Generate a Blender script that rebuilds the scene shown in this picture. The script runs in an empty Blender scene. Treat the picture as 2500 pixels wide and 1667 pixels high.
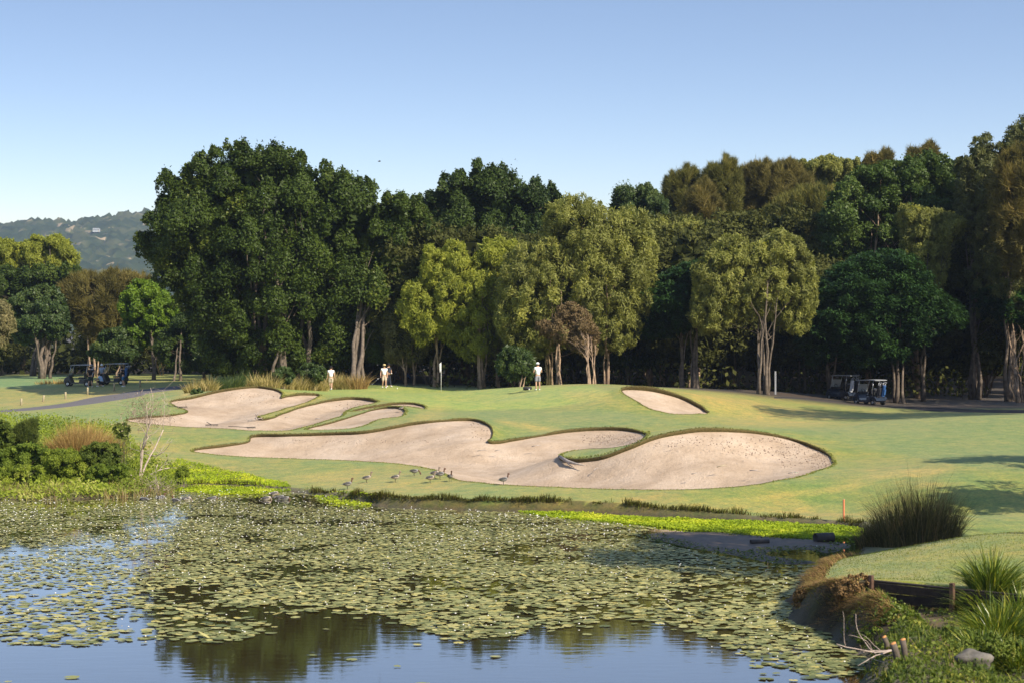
import bpy, bmesh, math, random
import numpy as np
from mathutils import Vector, Matrix, geometry
rng = np.random.default_rng(7)
random.seed(7)
R = math.radians
sc = bpy.context.scene
col = sc.collection

# ---------------------------------------------------------------- camera, world, sun, exposure
F, CX, HY, CH = 4861.0, 1250.0, 800.0, 7.0      # focal length, centre and horizon of the 2500 px photograph, camera height
cam_d = bpy.data.cameras.new('camera'); cam = bpy.data.objects.new('camera', cam_d); col.objects.link(cam)
cam.location = (0, 0, CH); cam.rotation_euler = (R(90), 0, 0)
cam_d.sensor_width = 36; cam_d.lens = F/2500*36; cam_d.shift_y = -33.5/2500
cam_d.clip_start = .5; cam_d.clip_end = 20000
cam_d.dof.use_dof = True; cam_d.dof.focus_distance = 104; cam_d.dof.aperture_fstop = 2.6
sc.camera = cam
SUN_AZ, SUN_EL = 135.0, 37.0
w = bpy.data.worlds.new('World'); sc.world = w; w.use_nodes = True
nt = w.node_tree; nt.nodes.clear()
sky = nt.nodes.new('ShaderNodeTexSky'); sky.sky_type = 'NISHITA'; sky.sun_disc = False
sky.sun_elevation = R(SUN_EL); sky.sun_rotation = R(SUN_AZ)
sky.altitude = 0; sky.air_density = 1.5; sky.dust_density = .5; sky.ozone_density = 3.
tc = nt.nodes.new('ShaderNodeTexCoord'); sx = nt.nodes.new('ShaderNodeSeparateXYZ'); cx_ = nt.nodes.new('ShaderNodeCombineXYZ')
mm = nt.nodes.new('ShaderNodeMath'); mm.operation = 'MULTIPLY_ADD'; mm.inputs[1].default_value = 3.4; mm.inputs[2].default_value = -.085    # the clear band starts right above the horizon
nt.links.new(tc.outputs['Generated'], sx.inputs[0]); nt.links.new(sx.outputs[0], cx_.inputs[0]); nt.links.new(sx.outputs[1], cx_.inputs[1]); nt.links.new(sx.outputs[2], mm.inputs[0]); nt.links.new(mm.outputs[0], cx_.inputs[2])
nv = nt.nodes.new('ShaderNodeVectorMath'); nv.operation = 'NORMALIZE'; nt.links.new(cx_.outputs[0], nv.inputs[0]); nt.links.new(nv.outputs[0], sky.inputs[0])
bg = nt.nodes.new('ShaderNodeBackground'); bg.inputs['Strength'].default_value = .135
wo = nt.nodes.new('ShaderNodeOutputWorld')
tint = nt.nodes.new('ShaderNodeMix'); tint.data_type = 'RGBA'; tint.blend_type = 'MULTIPLY'; tint.inputs['Factor'].default_value = 1; tint.inputs['B'].default_value = (1.05, .955, .975, 1)
nt.links.new(sky.outputs[0], tint.inputs['A']); nt.links.new(tint.outputs['Result'], bg.inputs[0]); nt.links.new(bg.outputs[0], wo.inputs[0])
sd = bpy.data.lights.new('sun', 'SUN'); sun = bpy.data.objects.new('sun', sd); col.objects.link(sun)
sd.energy = 4.8; sd.angle = R(.53); sd.color = (1, .90, .73)
sdir = Vector((math.sin(R(SUN_AZ))*math.cos(R(SUN_EL)), math.cos(R(SUN_AZ))*math.cos(R(SUN_EL)), math.sin(R(SUN_EL))))
sun.rotation_euler = sdir.to_track_quat('Z', 'Y').to_euler()
sc.view_settings.view_transform = 'Standard'; sc.view_settings.look = 'None'
sc.view_settings.exposure = .6; sc.view_settings.gamma = 1; sc.view_settings.use_curve_mapping = False
sc.render.engine = 'CYCLES'
sc.cycles.max_bounces = 6; sc.cycles.diffuse_bounces = 3; sc.cycles.glossy_bounces = 3; sc.cycles.transmission_bounces = 4
sc.cycles.transparent_max_bounces = 6; sc.cycles.volume_bounces = 0
sc.cycles.caustics_reflective = False; sc.cycles.caustics_refractive = False
sc.cycles.use_denoising = True

# ---------------------------------------------------------------- helpers
def at(px, py, d):
    return np.array([(px-CX)/F*d, d, CH-(py-HY)/F*d])
def px_of(P):
    P = np.asarray(P); return np.stack([CX+F*P[..., 0]/P[..., 1], HY-F*(P[..., 2]-CH)/P[..., 1]], -1)
def tag(o, label=None, cat=None, group=None, kind=None):
    if label: o['label'] = label
    if cat: o['category'] = cat
    if group: o['group'] = group
    if kind: o['kind'] = kind
    return o
def empty(name, loc, rz=0, label=None, cat=None, group=None):
    o = bpy.data.objects.new(name, None); col.objects.link(o); o.location = loc; o.rotation_euler = (0, 0, rz)
    o.empty_display_size = .2
    return tag(o, label, cat, group)
def link(name, me, m, parent=None):
    o = bpy.data.objects.new(name, me); col.objects.link(o)
    if m is not None and not me.materials:
        for q in (m if isinstance(m, (list, tuple)) else [m]): me.materials.append(q)
    if parent is not None: o.parent = parent
    return o
def copy_tree(o, parent=None):
    c = o.copy(); col.objects.link(c); c.parent = parent
    for ch in o.children: copy_tree(ch, c)
    return c
def npmesh(name, V, Fc, smooth=False, attrs=None, midx=None):
    """V (n,3), Fc (m,k) int"""
    me = bpy.data.meshes.new(name); V = np.ascontiguousarray(V, np.float32); Fc = np.ascontiguousarray(Fc, np.int32)
    m, k = Fc.shape
    me.vertices.add(len(V)); me.vertices.foreach_set('co', V.ravel())
    me.loops.add(m*k); me.loops.foreach_set('vertex_index', Fc.ravel())
    me.polygons.add(m); me.polygons.foreach_set('loop_start', np.arange(0, m*k, k, dtype=np.int32))
    if smooth: me.polygons.foreach_set('use_smooth', np.ones(m, bool))
    if midx is not None: me.polygons.foreach_set('material_index', np.asarray(midx, np.int32))
    me.update(calc_edges=True)
    for n, a in (attrs or {}).items():
        a = np.asarray(a, np.float32)
        if a.ndim == 1: me.attributes.new(n, 'FLOAT', 'POINT').data.foreach_set('value', a)
        else:
            if a.shape[1] == 3: a = np.concatenate([a, np.ones((len(a), 1), np.float32)], 1)
            me.attributes.new(n, 'FLOAT_COLOR', 'POINT').data.foreach_set('color', a.ravel())
    return me
def bm_mesh(bm, name, smooth=False):
    me = bpy.data.meshes.new(name); bm.to_mesh(me); bm.free()
    if smooth:
        for p in me.polygons: p.use_smooth = True
    return me
def nrm(v): return v/np.maximum(np.linalg.norm(v, axis=-1, keepdims=True), 1e-9)
def sstep(x, a=0., b=1.):
    t = np.clip((x-a)/(b-a), 0, 1); return t*t*(3-2*t)
def inpoly(P, poly):
    P = np.asarray(P, float); poly = np.asarray(poly, float); r = np.zeros(len(P), bool); n = len(poly)
    for i in range(n):
        a, b = poly[i], poly[(i+1) % n]
        if a[1] == b[1]: continue
        c = (a[1] > P[:, 1]) != (b[1] > P[:, 1])
        r ^= c & (P[:, 0] < (b[0]-a[0])*(P[:, 1]-a[1])/(b[1]-a[1])+a[0])
    return r
def polydist(P, poly, closed=True):
    """distance to a polyline and index of its nearest segment"""
    P = np.asarray(P, float); poly = np.asarray(poly, float); n = len(poly)
    best = np.full(len(P), 1e18); idx = np.zeros(len(P), int)
    for i in range(n if closed else n-1):
        a, b = poly[i], poly[(i+1) % n]; ab = b-a
        t = np.clip(((P-a)@ab)/max(ab@ab, 1e-12), 0, 1)
        q = P-a-t[:, None]*ab; dd = (q*q).sum(1); m = dd < best
        best[m] = dd[m]; idx[m] = i
    return np.sqrt(best), idx
def smooth_poly(pts, closed=True, n=6):
    """Catmull-Rom"""
    p = np.asarray(pts, float); out = []; N = len(p)
    for i in range(N if closed else N-1):
        g = (lambda k: p[k % N]) if closed else (lambda k: p[min(max(k, 0), N-1)])
        a, b, c, d = g(i-1), g(i), g(i+1), g(i+2)
        for t in np.linspace(0, 1, n, endpoint=False):
            out.append(.5*((2*b)+(-a+c)*t+(2*a-5*b+4*c-d)*t*t+(-a+3*b-3*c+d)*t**3))
    if not closed: out.append(p[-1])
    return np.array(out)
def resample(p, step, closed=True):
    p = np.asarray(p, float); q = np.vstack([p, p[:1]]) if closed else p
    s = np.r_[0, np.cumsum(np.linalg.norm(np.diff(q, axis=0), axis=1))]
    n = max(3, int(s[-1]/step)); t = np.linspace(0, s[-1], n, endpoint=not closed)
    return np.stack([np.interp(t, s, q[:, k]) for k in range(q.shape[1])], 1)
def vnoise(P, scale, seed=0):
    """cheap value noise on xy, 0..1"""
    P = np.asarray(P)[:, :2]*scale+seed*17.3; i = np.floor(P).astype(np.int64); f = P-i; f = f*f*(3-2*f)
    def h(a, b):
        x = (a*374761393+b*668265263+seed*1013904223) & 0xffffffff
        x = ((x ^ (x >> 13))*1274126177) & 0xffffffff
        return ((x ^ (x >> 16)) & 0xffff)/65535.
    a = h(i[:, 0], i[:, 1]); b = h(i[:, 0]+1, i[:, 1]); c = h(i[:, 0], i[:, 1]+1); d = h(i[:, 0]+1, i[:, 1]+1)
    return (a*(1-f[:, 0])+b*f[:, 0])*(1-f[:, 1])+(c*(1-f[:, 0])+d*f[:, 0])*f[:, 1]
def tubes(paths, sides=6):
    """list of (pts(n,3), radii(n)) -> V, F quads with closed tips"""
    Vs, Fs, o = [], [], 0
    for pts, rad in paths:
        pts = np.asarray(pts, float); rad = np.asarray(rad, float); n = len(pts)
        t = nrm(np.gradient(pts, axis=0)); ref = np.array([0, 0, 1.]) if abs(t[:, 2]).mean() < .8 else np.array([1., 0, 0])
        u = nrm(np.cross(t, ref)); v = np.cross(t, u)
        a = np.linspace(0, 2*np.pi, sides, endpoint=False)
        ring = pts[:, None]+rad[:, None, None]*(np.cos(a)[None, :, None]*u[:, None]+np.sin(a)[None, :, None]*v[:, None])
        Vs.append(ring.reshape(-1, 3))
        i = np.arange(n-1)[:, None]*sides; j = np.arange(sides)[None]; k = (j+1) % sides
        Fs.append(np.stack([i+j, i+k, i+sides+k, i+sides+j], -1).reshape(-1, 4)+o)
        Vs.append(pts[[0, -1]]); b = o+n*sides; j = np.arange(0, sides, 2)   # caps as quads of the ring pairs round a centre
        for base, c, fl in ((o, b, 1), (o+(n-1)*sides, b+1, 0)):
            q = np.stack([np.full(len(j), c), base+j, base+(j+1) % sides, base+(j+2) % sides], -1)
            Fs.append(q if not fl else q[:, ::-1])
        o += n*sides+2
    return np.concatenate(Vs), np.concatenate(Fs)
def tube_obj(name, paths, m, parent=None, sides=6, smooth=True):
    V, Fc = tubes(paths, sides); return link(name, npmesh(name, V, Fc, smooth), m, parent)
def boxm(bm, c, s, rot=None, bev=0):
    g = bmesh.ops.create_cube(bm, size=1)
    bmesh.ops.scale(bm, vec=s, verts=g['verts'])
    if bev: 
        es = list({e for v in g['verts'] for e in v.link_edges})
        rr = bmesh.ops.bevel(bm, geom=es, offset=bev, segments=2, affect='EDGES', profile=.6); vs = [v for v in bm.verts if v.is_valid and v in set(rr['verts'])]
        vs = list({v for f in rr['faces'] for v in f.verts} | {v for v in g['verts'] if v.is_valid})
    else: vs = g['verts']
    if rot is not None: bmesh.ops.rotate(bm, verts=vs, cent=(0, 0, 0), matrix=rot)
    bmesh.ops.translate(bm, vec=c, verts=vs)
def box_obj(name, c, s, m, parent=None, rot=None, bev=0):
    bm = bmesh.new(); boxm(bm, c, s, rot, bev); return link(name, bm_mesh(bm, name), m, parent)
def lathe(prof, n=12, axis='Z'):
    """prof list of (r, h)"""
    prof = np.asarray(prof, float); a = np.linspace(0, 2*np.pi, n, endpoint=False); k = len(prof)
    V = np.stack([prof[:, None, 0]*np.cos(a), prof[:, None, 0]*np.sin(a), np.repeat(prof[:, 1:2], n, 1)], -1).reshape(-1, 3)
    if axis == 'Y': V = V[:, [0, 2, 1]]*np.array([1, 1, -1])
    if axis == 'X': V = V[:, [2, 1, 0]]
    i = np.arange(k-1)[:, None]*n; j = np.arange(n)[None]; jj = (j+1) % n
    return V, np.stack([i+j, i+jj, i+n+jj, i+n+j], -1).reshape(-1, 4)
def lathe_obj(name, prof, m, parent=None, loc=(0, 0, 0), n=12, axis='Z', smooth=True, scale=(1, 1, 1)):
    V, Fc = lathe(prof, n, axis); V = V*np.array(scale)+np.array(loc)
    return link(name, npmesh(name, V, Fc, smooth), m, parent)
def extrude_obj(name, prof, y0, y1, m, parent=None, smooth=False):
    """closed profile in xz extruded along y"""
    bm = bmesh.new(); a = [bm.verts.new((x, y0, z)) for x, z in prof]; b = [bm.verts.new((x, y1, z)) for x, z in prof]
    n = len(prof)
    for i in range(n): bm.faces.new((a[i], a[(i+1) % n], b[(i+1) % n], b[i]))
    bm.faces.new(a[::-1]); bm.faces.new(b); bmesh.ops.recalc_face_normals(bm, faces=bm.faces)
    return link(name, bm_mesh(bm, name, smooth), m, parent)

# ---------------------------------------------------------------- materials
def newmat(name):
    m = bpy.data.materials.new(name); m.use_nodes = True
    n = m.node_tree; return m, n, n.nodes['Principled BSDF']
def N(n, t, **kw):
    x = n.nodes.new(t)
    for k, v in kw.items():
        if k in x.inputs.keys(): x.inputs[k].default_value = v
        else: setattr(x, k, v)
    return x
def noise(n, scale, detail=3, vec=None, rough=.6):
    t = N(n, 'ShaderNodeTexNoise'); t.inputs['Scale'].default_value = scale; t.inputs['Detail'].default_value = detail; t.inputs['Roughness'].default_value = rough
    if vec is not None: n.links.new(vec, t.inputs['Vector'])
    return t
def ramp(n, src, stops):
    r = n.nodes.new('ShaderNodeValToRGB'); e = r.color_ramp.elements
    while len(e) < len(stops): e.new(.5)
    for k, (p, c) in enumerate(stops): e[k].position = p; e[k].color = (*c, 1) if len(c) == 3 else c
    n.links.new(src, r.inputs[0]); return r
def objco(n): 
    return n.nodes.new('ShaderNodeTexCoord').outputs['Object']
def mixc(n, fac, a, b, typ='MIX'):
    x = n.nodes.new('ShaderNodeMix'); x.data_type = 'RGBA'; x.blend_type = typ
    for s, v in ((x.inputs['Factor'], fac), (x.inputs['A'], a), (x.inputs['B'], b)):
        if hasattr(v, 'links'): n.links.new(v, s)
        else: s.default_value = v if not isinstance(v, tuple) or len(v) == 4 else (*v, 1)
    return x.outputs['Result']
def bump(n, h, strength, dist, bs):
    b = n.nodes.new('ShaderNodeBump'); b.inputs['Strength'].default_value = strength; b.inputs['Distance'].default_value = dist
    n.links.new(h, b.inputs['Height']); n.links.new(b.outputs[0], bs.inputs['Normal'])
def simple(name, c, rough=.6, var=.25, scale=6, metal=0, spec=.4, bumps=0):
    m, n, b = newmat(name); o = objco(n); t = noise(n, scale, 4, o)
    lo = tuple(max(0, x*(1-var)) for x in c); hi = tuple(min(1, x*(1+var)) for x in c)
    r = ramp(n, t.outputs[0], [(.3, lo), (.7, hi)]); n.links.new(r.outputs[0], b.inputs['Base Color'])
    b.inputs['Roughness'].default_value = rough; b.inputs['Metallic'].default_value = metal
    b.inputs['Specular IOR Level'].default_value = spec
    if bumps: bump(n, t.outputs[0], bumps, .02, b)
    return m
def leafmat(name, lo, hi, extra=None, trans=.3, rough=.5, spec=.35):
    m, n, b = newmat(name); at_ = N(n, 'ShaderNodeAttribute', attribute_name='var')
    st = [(.0, lo), (.75, hi)]
    if extra: st.append((.93, extra))
    r = ramp(n, at_.outputs['Fac'], st)
    n.links.new(r.outputs[0], b.inputs['Base Color']); b.inputs['Roughness'].default_value = rough; b.inputs['Specular IOR Level'].default_value = spec
    tr = n.nodes.new('ShaderNodeBsdfTranslucent')
    c2 = mixc(n, 1., r.outputs[0], (1.25, 1.3, .6, 1), 'MULTIPLY'); n.links.new(c2, tr.inputs['Color'])
    mx = n.nodes.new('ShaderNodeMixShader'); mx.inputs[0].default_value = trans
    n.links.new(b.outputs[0], mx.inputs[1]); n.links.new(tr.outputs[0], mx.inputs[2])
    n.links.new(mx.outputs[0], n.nodes['Material Output'].inputs['Surface'])
    return m
M = {}
# ---------------------------------------------------------------- the lie of the land
# heights read off the photograph: pixel, distance -> a point of the surface
CTRL = [
 # foreground mound, right
 (1950,1437,49.5),(2060,1382,51.5),(2200,1345,53),(2350,1310,54),(2500,1297,54.5),(2140,1411,46.3),(2300,1420,46.8),(2300,1370,50),(2600,1400,48),(2370,1440,44.6),(2450,1470,43.2),(2600,1500,43),
 (2200,1350,58),(2400,1318,60),(2150,1335,62.5),(2360,1330,62.5),(2600,1330,60),
 # right shore and slope
 (2060,1275,69.3),(2000,1222,76.5),(2300,1255,69),(2450,1280,66),(2300,1200,75),(2450,1200,75),(2500,1130,81),(2300,1130,82.5),(2100,1100,90),(2100,1060,97),(2300,1065,96),
 (2300,1020,109),(2500,1015,110),(2100,1040,105),(2700,1080,95),(2700,1250,70),
 (2200,1006,131),(2100,1030,113),(2200,1021,116),(2000,1033,112),(2350,1008,121),(2100,1010,128),(1950,1016,119),(2000,1012,122),(2100,985,146),(2400,985,146),(2480,966,160),(2300,1005,128),(2700,985,146),
 # column 1900-1700
 (1900,1255,73.5),(1700,1245,73.8),(1500,1243,74.5),(1900,1175,79),(1800,1190,77.8),(1700,1194,77.6),(1500,1192,79),(1700,1165,83.6),(1850,1150,83.6),(1560,1165,84),
 (1960,1150,83.4),(2034,1118,88.4),(1985,1085,92),(1900,1067,91.5),(1800,1058,90.5),(1700,1055,90),(1600,1066,89.5),(1520,1085,89.5),(1440,1105,90.5),(1370,1115,91.2),
 (1600,1120,86.5),(1700,1110,85.9),(1800,1105,86.2),(1900,1110,87.2),(1450,1140,88.4),(1350,1150,88.5),
 (1700,1040,97.5),(1850,1045,99),(1620,1011,112),(1700,1010,112),(1500,1020,109),(1720,1006,117),(1600,965,118),(1520,955,119),(1540,985,115.5),(1560,944,122),(1480,946,122),(1700,960,127),
 (1750,965,131),(1850,985,127),(1950,1000,125),(1950,1036,107),(1865,962,141),(1800,1025,112),
 # column 1300-1100
 (1250,1225,76.3),(1250,1183,81.3),(1250,1140,90.8),(1300,1112,95),(1230,1107,97),(1300,1073,100),(1400,1057,101.5),(1550,1055,102.5),(1580,1065,99),(1450,1090,96.5),(1220,1083,100.5),
 (1300,1060,104),(1300,1000,116),(1300,975,122),(1313,951,128),(1400,985,118),(1420,1020,110),(1400,946,126),(1250,953,131),
 (1060,1225,78.3),(1060,1162,86.2),(1060,1120,95.7),(1080,1095,98.3),(1100,1030,103.2),(1170,1040,103.4),(1205,1060,102.5),(1000,1040,104.6),(1150,1065,100.3),(1200,1020,111),(1100,1005,117),(1100,1025,108),
 (1100,980,130),(1077,956,146),(1000,938,156),(1000,960,143),(1180,950,137),(1200,980,127),
 # column 900-600
 (900,1210,82),(800,1192,85.5),(700,1165,90),(850,1132,94),(700,1122,96.6),(700,1100,101.5),(850,1105,99.5),(600,1112,99),(700,1066,105.2),(850,1058,105),(640,1080,104),(940,1048,105),
 (560,1105,101),(470,1101,102),(600,1075,105.5),
 (650,1053,108.2),(800,1049,108.5),(900,1042,109),(1000,1015,112),(960,995,117.5),(1050,975,124),
 (600,1030,114),(700,1043,111.2),(640,1010,118),(560,1012,119),(720,1020,117),(800,1000,120.5),(850,976,124.5),(910,985,122),(760,985,123.5),(860,1010,116.5),(920,1000,118.3),(800,1035,112.5),
 (500,965,126.5),(600,949,127),(680,957,127),(430,985,124),(520,1000,121),(640,975,124),(740,968,126),(600,946,129),(808,953,146),(700,950,140),(938,948,148),(560,950,131),(850,962,134),
 # left
 (450,1042,112),(300,1030,114),(350,1010,119),(330,1060,107),(300,1100,98),(300,1150,91.5),(150,1200,84.8),(50,1150,90),(100,1075,105),(100,1040,115),(0,1100,100),(450,1150,93),(-150,1150,90),(-200,1050,113),
 (440,1070,106),(400,962,140),(450,942,165),(300,965,146),(0,1002,136),(130,990,142),(280,962,158),(52,985,147),(206,968,160),(310,943,170),(210,943,171),(100,945,172),(0,930,186),(150,918,206),(-200,930,190),(420,918,205),(550,925,185),(650,935,165),
 (900,920,180),(1100,935,170),(1300,945,165),(1500,945,160),(1700,950,155),(1900,955,150),(2200,960,165),
]
C = np.array([at(*c) for c in CTRL])
anch = []
for x in range(-140, 141, 20):
    for y, z in ((225, 1.9), (260, 2.2), (300, 2.4)): anch.append((x, y, z))
for y in range(40, 220, 15):
    zz = .9 if y < 80 else 1.7
    for x in (-75, -110, 60, 90): anch.append((x, y, zz))
for x in (-40, -20, 0, 15): anch.append((x, 72, -.2))
for x in (25, 40): anch += [(x, 45, 1.4), (x, 60, 1.2)]
C = np.vstack([C, np.array(anch, float)])
def _phi(r2): return .5*r2*np.log(r2+1e-9)
_S = 50.
_A = C[:, :2]/_S; _n = len(_A)
_K = _phi(((_A[:, None]-_A[None])**2).sum(-1))+np.eye(_n)*2e-4
_Q = np.c_[np.ones(_n), _A]
_sol = np.linalg.solve(np.block([[_K, _Q], [_Q.T, np.zeros((3, 3))]]), np.r_[C[:, 2], 0, 0, 0])
def base_z(P):
    P = np.atleast_2d(np.asarray(P, float))[:, :2]; out = np.empty(len(P))
    for i in range(0, len(P), 20000):
        p = P[i:i+20000]/_S
        out[i:i+20000] = _phi(((p[:, None]-_A[None])**2).sum(-1))@_sol[:_n]+_sol[_n]+p@_sol[_n+1:]
    far = sstep(P[:, 1], 215, 300)+sstep(np.abs(P[:, 0]), 90, 130); far = np.clip(far, 0, 1)
    near = sstep(P[:, 1], 66, 40)*sstep(P[:, 0], 14, 4)
    return out*(1-far)+2.2*far
def drop(px, py, z0=None, lo=36., hi=330.):
    """world point where the ray through a pixel first meets the land (or the level z0)"""
    if z0 is not None:
        d = (CH-z0)*F/(py-HY); return at(px, py, d)
    ds = np.arange(lo, hi, .4); P = np.stack([(px-CX)/F*ds, ds], 1); ray = CH-(py-HY)/F*ds
    g = base_z(P)-ray; k = np.nonzero(g > 0)[0]
    if not len(k): return at(px, py, 200)
    k = k[0]; a, b = g[k-1], g[k]; d = ds[k-1]+.4*(-a/(b-a)) if k else ds[0]
    return at(px, py, d)

# pond outline: pixels at water level
SHORE_PX = [(-420,1215),(-150,1222),(60,1219),(230,1214),(340,1205),(440,1190),(560,1189),(690,1195),(790,1209),(900,1228),(1010,1238),(1130,1243),(1260,1246),(1400,1249),(1560,1255),(1720,1262),(1880,1270),(2040,1281),(2105,1295),(2128,1325),(2085,1372),(1975,1432),(1938,1470),(1940,1500),(1985,1530),(2060,1560),(2110,1592),(2128,1630),(2118,1690),(2130,1800)]
_sh = np.array([drop(x, y, 0.)[:2] for x, y in SHORE_PX])
_sh = smooth_poly(_sh, False, 5)
_sh = resample(_sh, .45, False)
_sh = _sh+(np.stack([vnoise(_sh, .9, 3), vnoise(_sh, .9, 4)], 1)-.5)*.5
POND = np.vstack([_sh, [(9.5, 30), (11, 20), (6, 14), (-14, 14), (-60, 20), (-75, 50), (-60, 78), (-45, 86)]])

# bunkers: outlines in the photograph, laid on the land
BUNK = {
 'big': [(470,1101),(540,1090),(600,1080),(618,1066),(700,1064),(800,1061),(880,1058),(950,1047),(1010,1036),(1080,1028),(1150,1026),(1185,1034),(1203,1052),(1200,1070),(1196,1082),(1240,1077),(1320,1064),(1390,1054),(1470,1049),(1540,1052),(1578,1061),(1560,1078),(1500,1092),(1430,1096),(1385,1104),(1366,1117),(1380,1125),(1420,1127),(1470,1120),(1510,1105),(1550,1090),(1600,1072),(1670,1057),(1750,1052),(1830,1056),(1900,1066),(1960,1083),(2010,1104),(2034,1122),(2030,1136),(1990,1150),(1940,1165),(1860,1180),(1760,1191),(1650,1195),(1500,1194),(1380,1190),(1250,1184),(1150,1176),(1110,1168),(1085,1156),(1040,1142),(960,1131),(850,1124),(700,1119),(560,1113)],
 'upper': [(305,1026),(360,1019),(420,1014),(455,1005),(440,995),(418,981),(470,972),(520,960),(575,950),(620,946),(660,950),(690,960),(684,972),(700,968),(740,964),(778,965),(768,974),(720,990),(660,1008),(630,1020),(650,1024),(700,1006),(760,988),(820,977),(870,974),(915,980),(922,983),(880,992),(845,1004),(838,1014),(800,1026),(760,1038),(725,1047),(690,1052),(620,1051),(540,1046),(450,1042),(360,1034)],
 'finger': [(750,1048),(800,1034),(850,1020),(900,1003),(950,995),(985,999),(990,1009),(975,1017),(930,1022),(890,1038),(840,1047)],
 'slit': [(850,1006),(900,995),(960,987),(1010,986),(1036,992),(1040,999),(1010,995),(950,991),(900,1000)],
 'far': [(1514,953),(1560,951),(1610,958),(1660,972),(1700,990),(1725,1006),(1732,1009),(1690,1011),(1640,1010),(1590,998),(1545,975)],
}
LIPK = {'big': .13, 'upper': .13, 'finger': .11, 'slit': .10, 'far': .24}
BW = {}
for k, pl in BUNK.items():
    sp = smooth_poly(pl, True, 4)
    P = np.array([drop(x, y)[:2] for x, y in sp])
    P = resample(P, .28, True)
    P = P+(np.stack([vnoise(P, 1.1, 5), vnoise(P, 1.1, 6)], 1)-.5)*.16
    if ((P[:, 0]*np.roll(P[:, 1], -1)-np.roll(P[:, 0], -1)*P[:, 1]).sum()) < 0: P = P[::-1]
    tg = nrm(np.roll(P, -2, 0)-np.roll(P, 2, 0)); out = np.stack([tg[:, 1], -tg[:, 0]], 1)   # outward for a ccw loop
    lip = LIPK[k]*(.06+.94*sstep(out[:, 1]+.25*out[:, 0], -.15, .75))*(.3+.75*vnoise(P, .45, 8)+.65*vnoise(P, 1.6, 9))
    lip = np.convolve(np.r_[lip[-3:], lip, lip[:3]], np.ones(7)/7, 'valid')
    BW[k] = (P, lip, out)
WALL_A, WALL_B = np.array([8.45, 46.25]), np.array([11.6, 43.4])     # foot line of the retaining wall on the mound
def land(P, grass=True):
    """final height; grass=False gives the sand level"""
    P = np.atleast_2d(np.asarray(P, float))[:, :2]; z = base_z(P)
    if grass:
        add = np.zeros(len(z))
        sel = np.nonzero((P[:, 1] > 74) & (P[:, 1] < 136) & (np.abs(P[:, 0]) < 34))[0]
        if len(sel):
            for k, (B, lip, out) in BW.items():
                dd, idx = polydist(P[sel], B); L = lip[idx]
                add[sel] = np.maximum(add[sel], L*np.exp(-dd/1.1))
        z = z+add
    m = np.nonzero((P[:, 1] < 100))[0]
    if len(m):
        p = P[m]; dd, _ = polydist(p, POND); ins = inpoly(p, POND); s = np.where(ins, -dd, dd)
        zz = z[m]
        fore = (p[:, 1] < 56) & (p[:, 0] > 3)
        # far shore: a small cut lip; near mound: a cut bank, gentler to the right
        sp_ = np.maximum(s, 0); tip = .03+sp_*1.7; slope_ = .03+np.interp(p[:, 1], [36, 40.5, 44, 46.5], [.22, .34, .66, .85])*(1-np.exp(-sp_*.6)); kx = sstep(p[:, 0], 7.4, 9.2); nz_ = .10*(vnoise(p, 1.7, 91)-.5)+.06*(vnoise(p, 4.1, 92)-.5)
        bank = np.where(fore, (1-kx)*tip+kx*slope_+nz_*sstep(sp_, .1, .8), .1+sp_*3.)
        front = fore & ((p[:, 1] < WALL_A[1]-(p[:, 0]-WALL_A[0])*.905) | (p[:, 0] < WALL_A[0]))
        bank = np.where(fore & ~front, 9., bank)
        bank = np.where(front & (p[:, 0] >= WALL_A[0]), np.minimum(bank, zz-.45), bank)
        step_ = .13+.24*np.interp(CX+F*p[:, 0]/p[:, 1], [780, 930, 1260, 1420], [0, 1, 1, 0]); zl = np.minimum(np.maximum(zz, np.where(fore, .0, step_)), bank)
        zl = np.maximum(zl, .03)
        zw = -.9*sstep(-s, -.05, 2.5)+.03*(1-sstep(-s, 0, .15))
        zz = np.where(s > 0, zl, zw)
        near = p[:, 1] < 20
        zz = np.where(near & (s > 0), np.maximum(.04, np.minimum(5.4, s*.4)), zz)
        z[m] = zz
    return z
def gz(x, y): return float(land(np.array([[x, y]]))[0])
def ground_at(px, py, lo=36.):
    """point on the finished land under a pixel"""
    ds = np.arange(lo, 300, .25); P = np.stack([(px-CX)/F*ds, ds], 1); g = land(P)-(CH-(py-HY)/F*ds)
    k = np.nonzero(g > 0)[0]; k = k[0] if len(k) else -1
    return np.array([P[k, 0], P[k, 1], gz(*P[k])])
def on(px, d): 
    x = (px-CX)/F*d; return np.array([x, d, gz(x, d)])

def jgrid(x0, x1, y0, y1, s, j=.25):
    X, Y = np.meshgrid(np.arange(x0, x1, s), np.arange(y0, y1, s)); P = np.stack([X.ravel(), Y.ravel()], 1)
    return P+rng.uniform(-j, j, P.shape)*s
def outside(P, x0, x1, y0, y1): return P[~((P[:, 0] > x0) & (P[:, 0] < x1) & (P[:, 1] > y0) & (P[:, 1] < y1))]
fine = jgrid(-27, 22, 76, 132, .34)
near_ = jgrid(2.5, 17, 38, 56, .22)
mid = outside(outside(jgrid(-75, 60, 36, 215, 1.1), -27.3, 22.3, 75.7, 132.3), 2.2, 17.3, 37.7, 56.3)
shore = np.concatenate([_sh[(_sh[:, 1] > 56)][:, :2]+np.array([dx, dy]) for dx, dy in ((0, .02), (0, .22), (0, .45), (.05, .7), (0, -.25), (0, 1.0))])
coarse = outside(jgrid(-300, 300, 0, 420, 9), -76, 61, 35, 216)
vast = outside(np.stack([q.ravel() for q in np.meshgrid(np.linspace(-4000, 4000, 33), np.linspace(-300, 6000, 30))], 1), -305, 305, -1, 425)
pts = np.concatenate([fine, near_, mid, coarse, vast])
dsh = polydist(pts, _sh, False)[0]; pts = pts[~((dsh < .12) & (pts[:, 1] > 56))]
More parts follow.
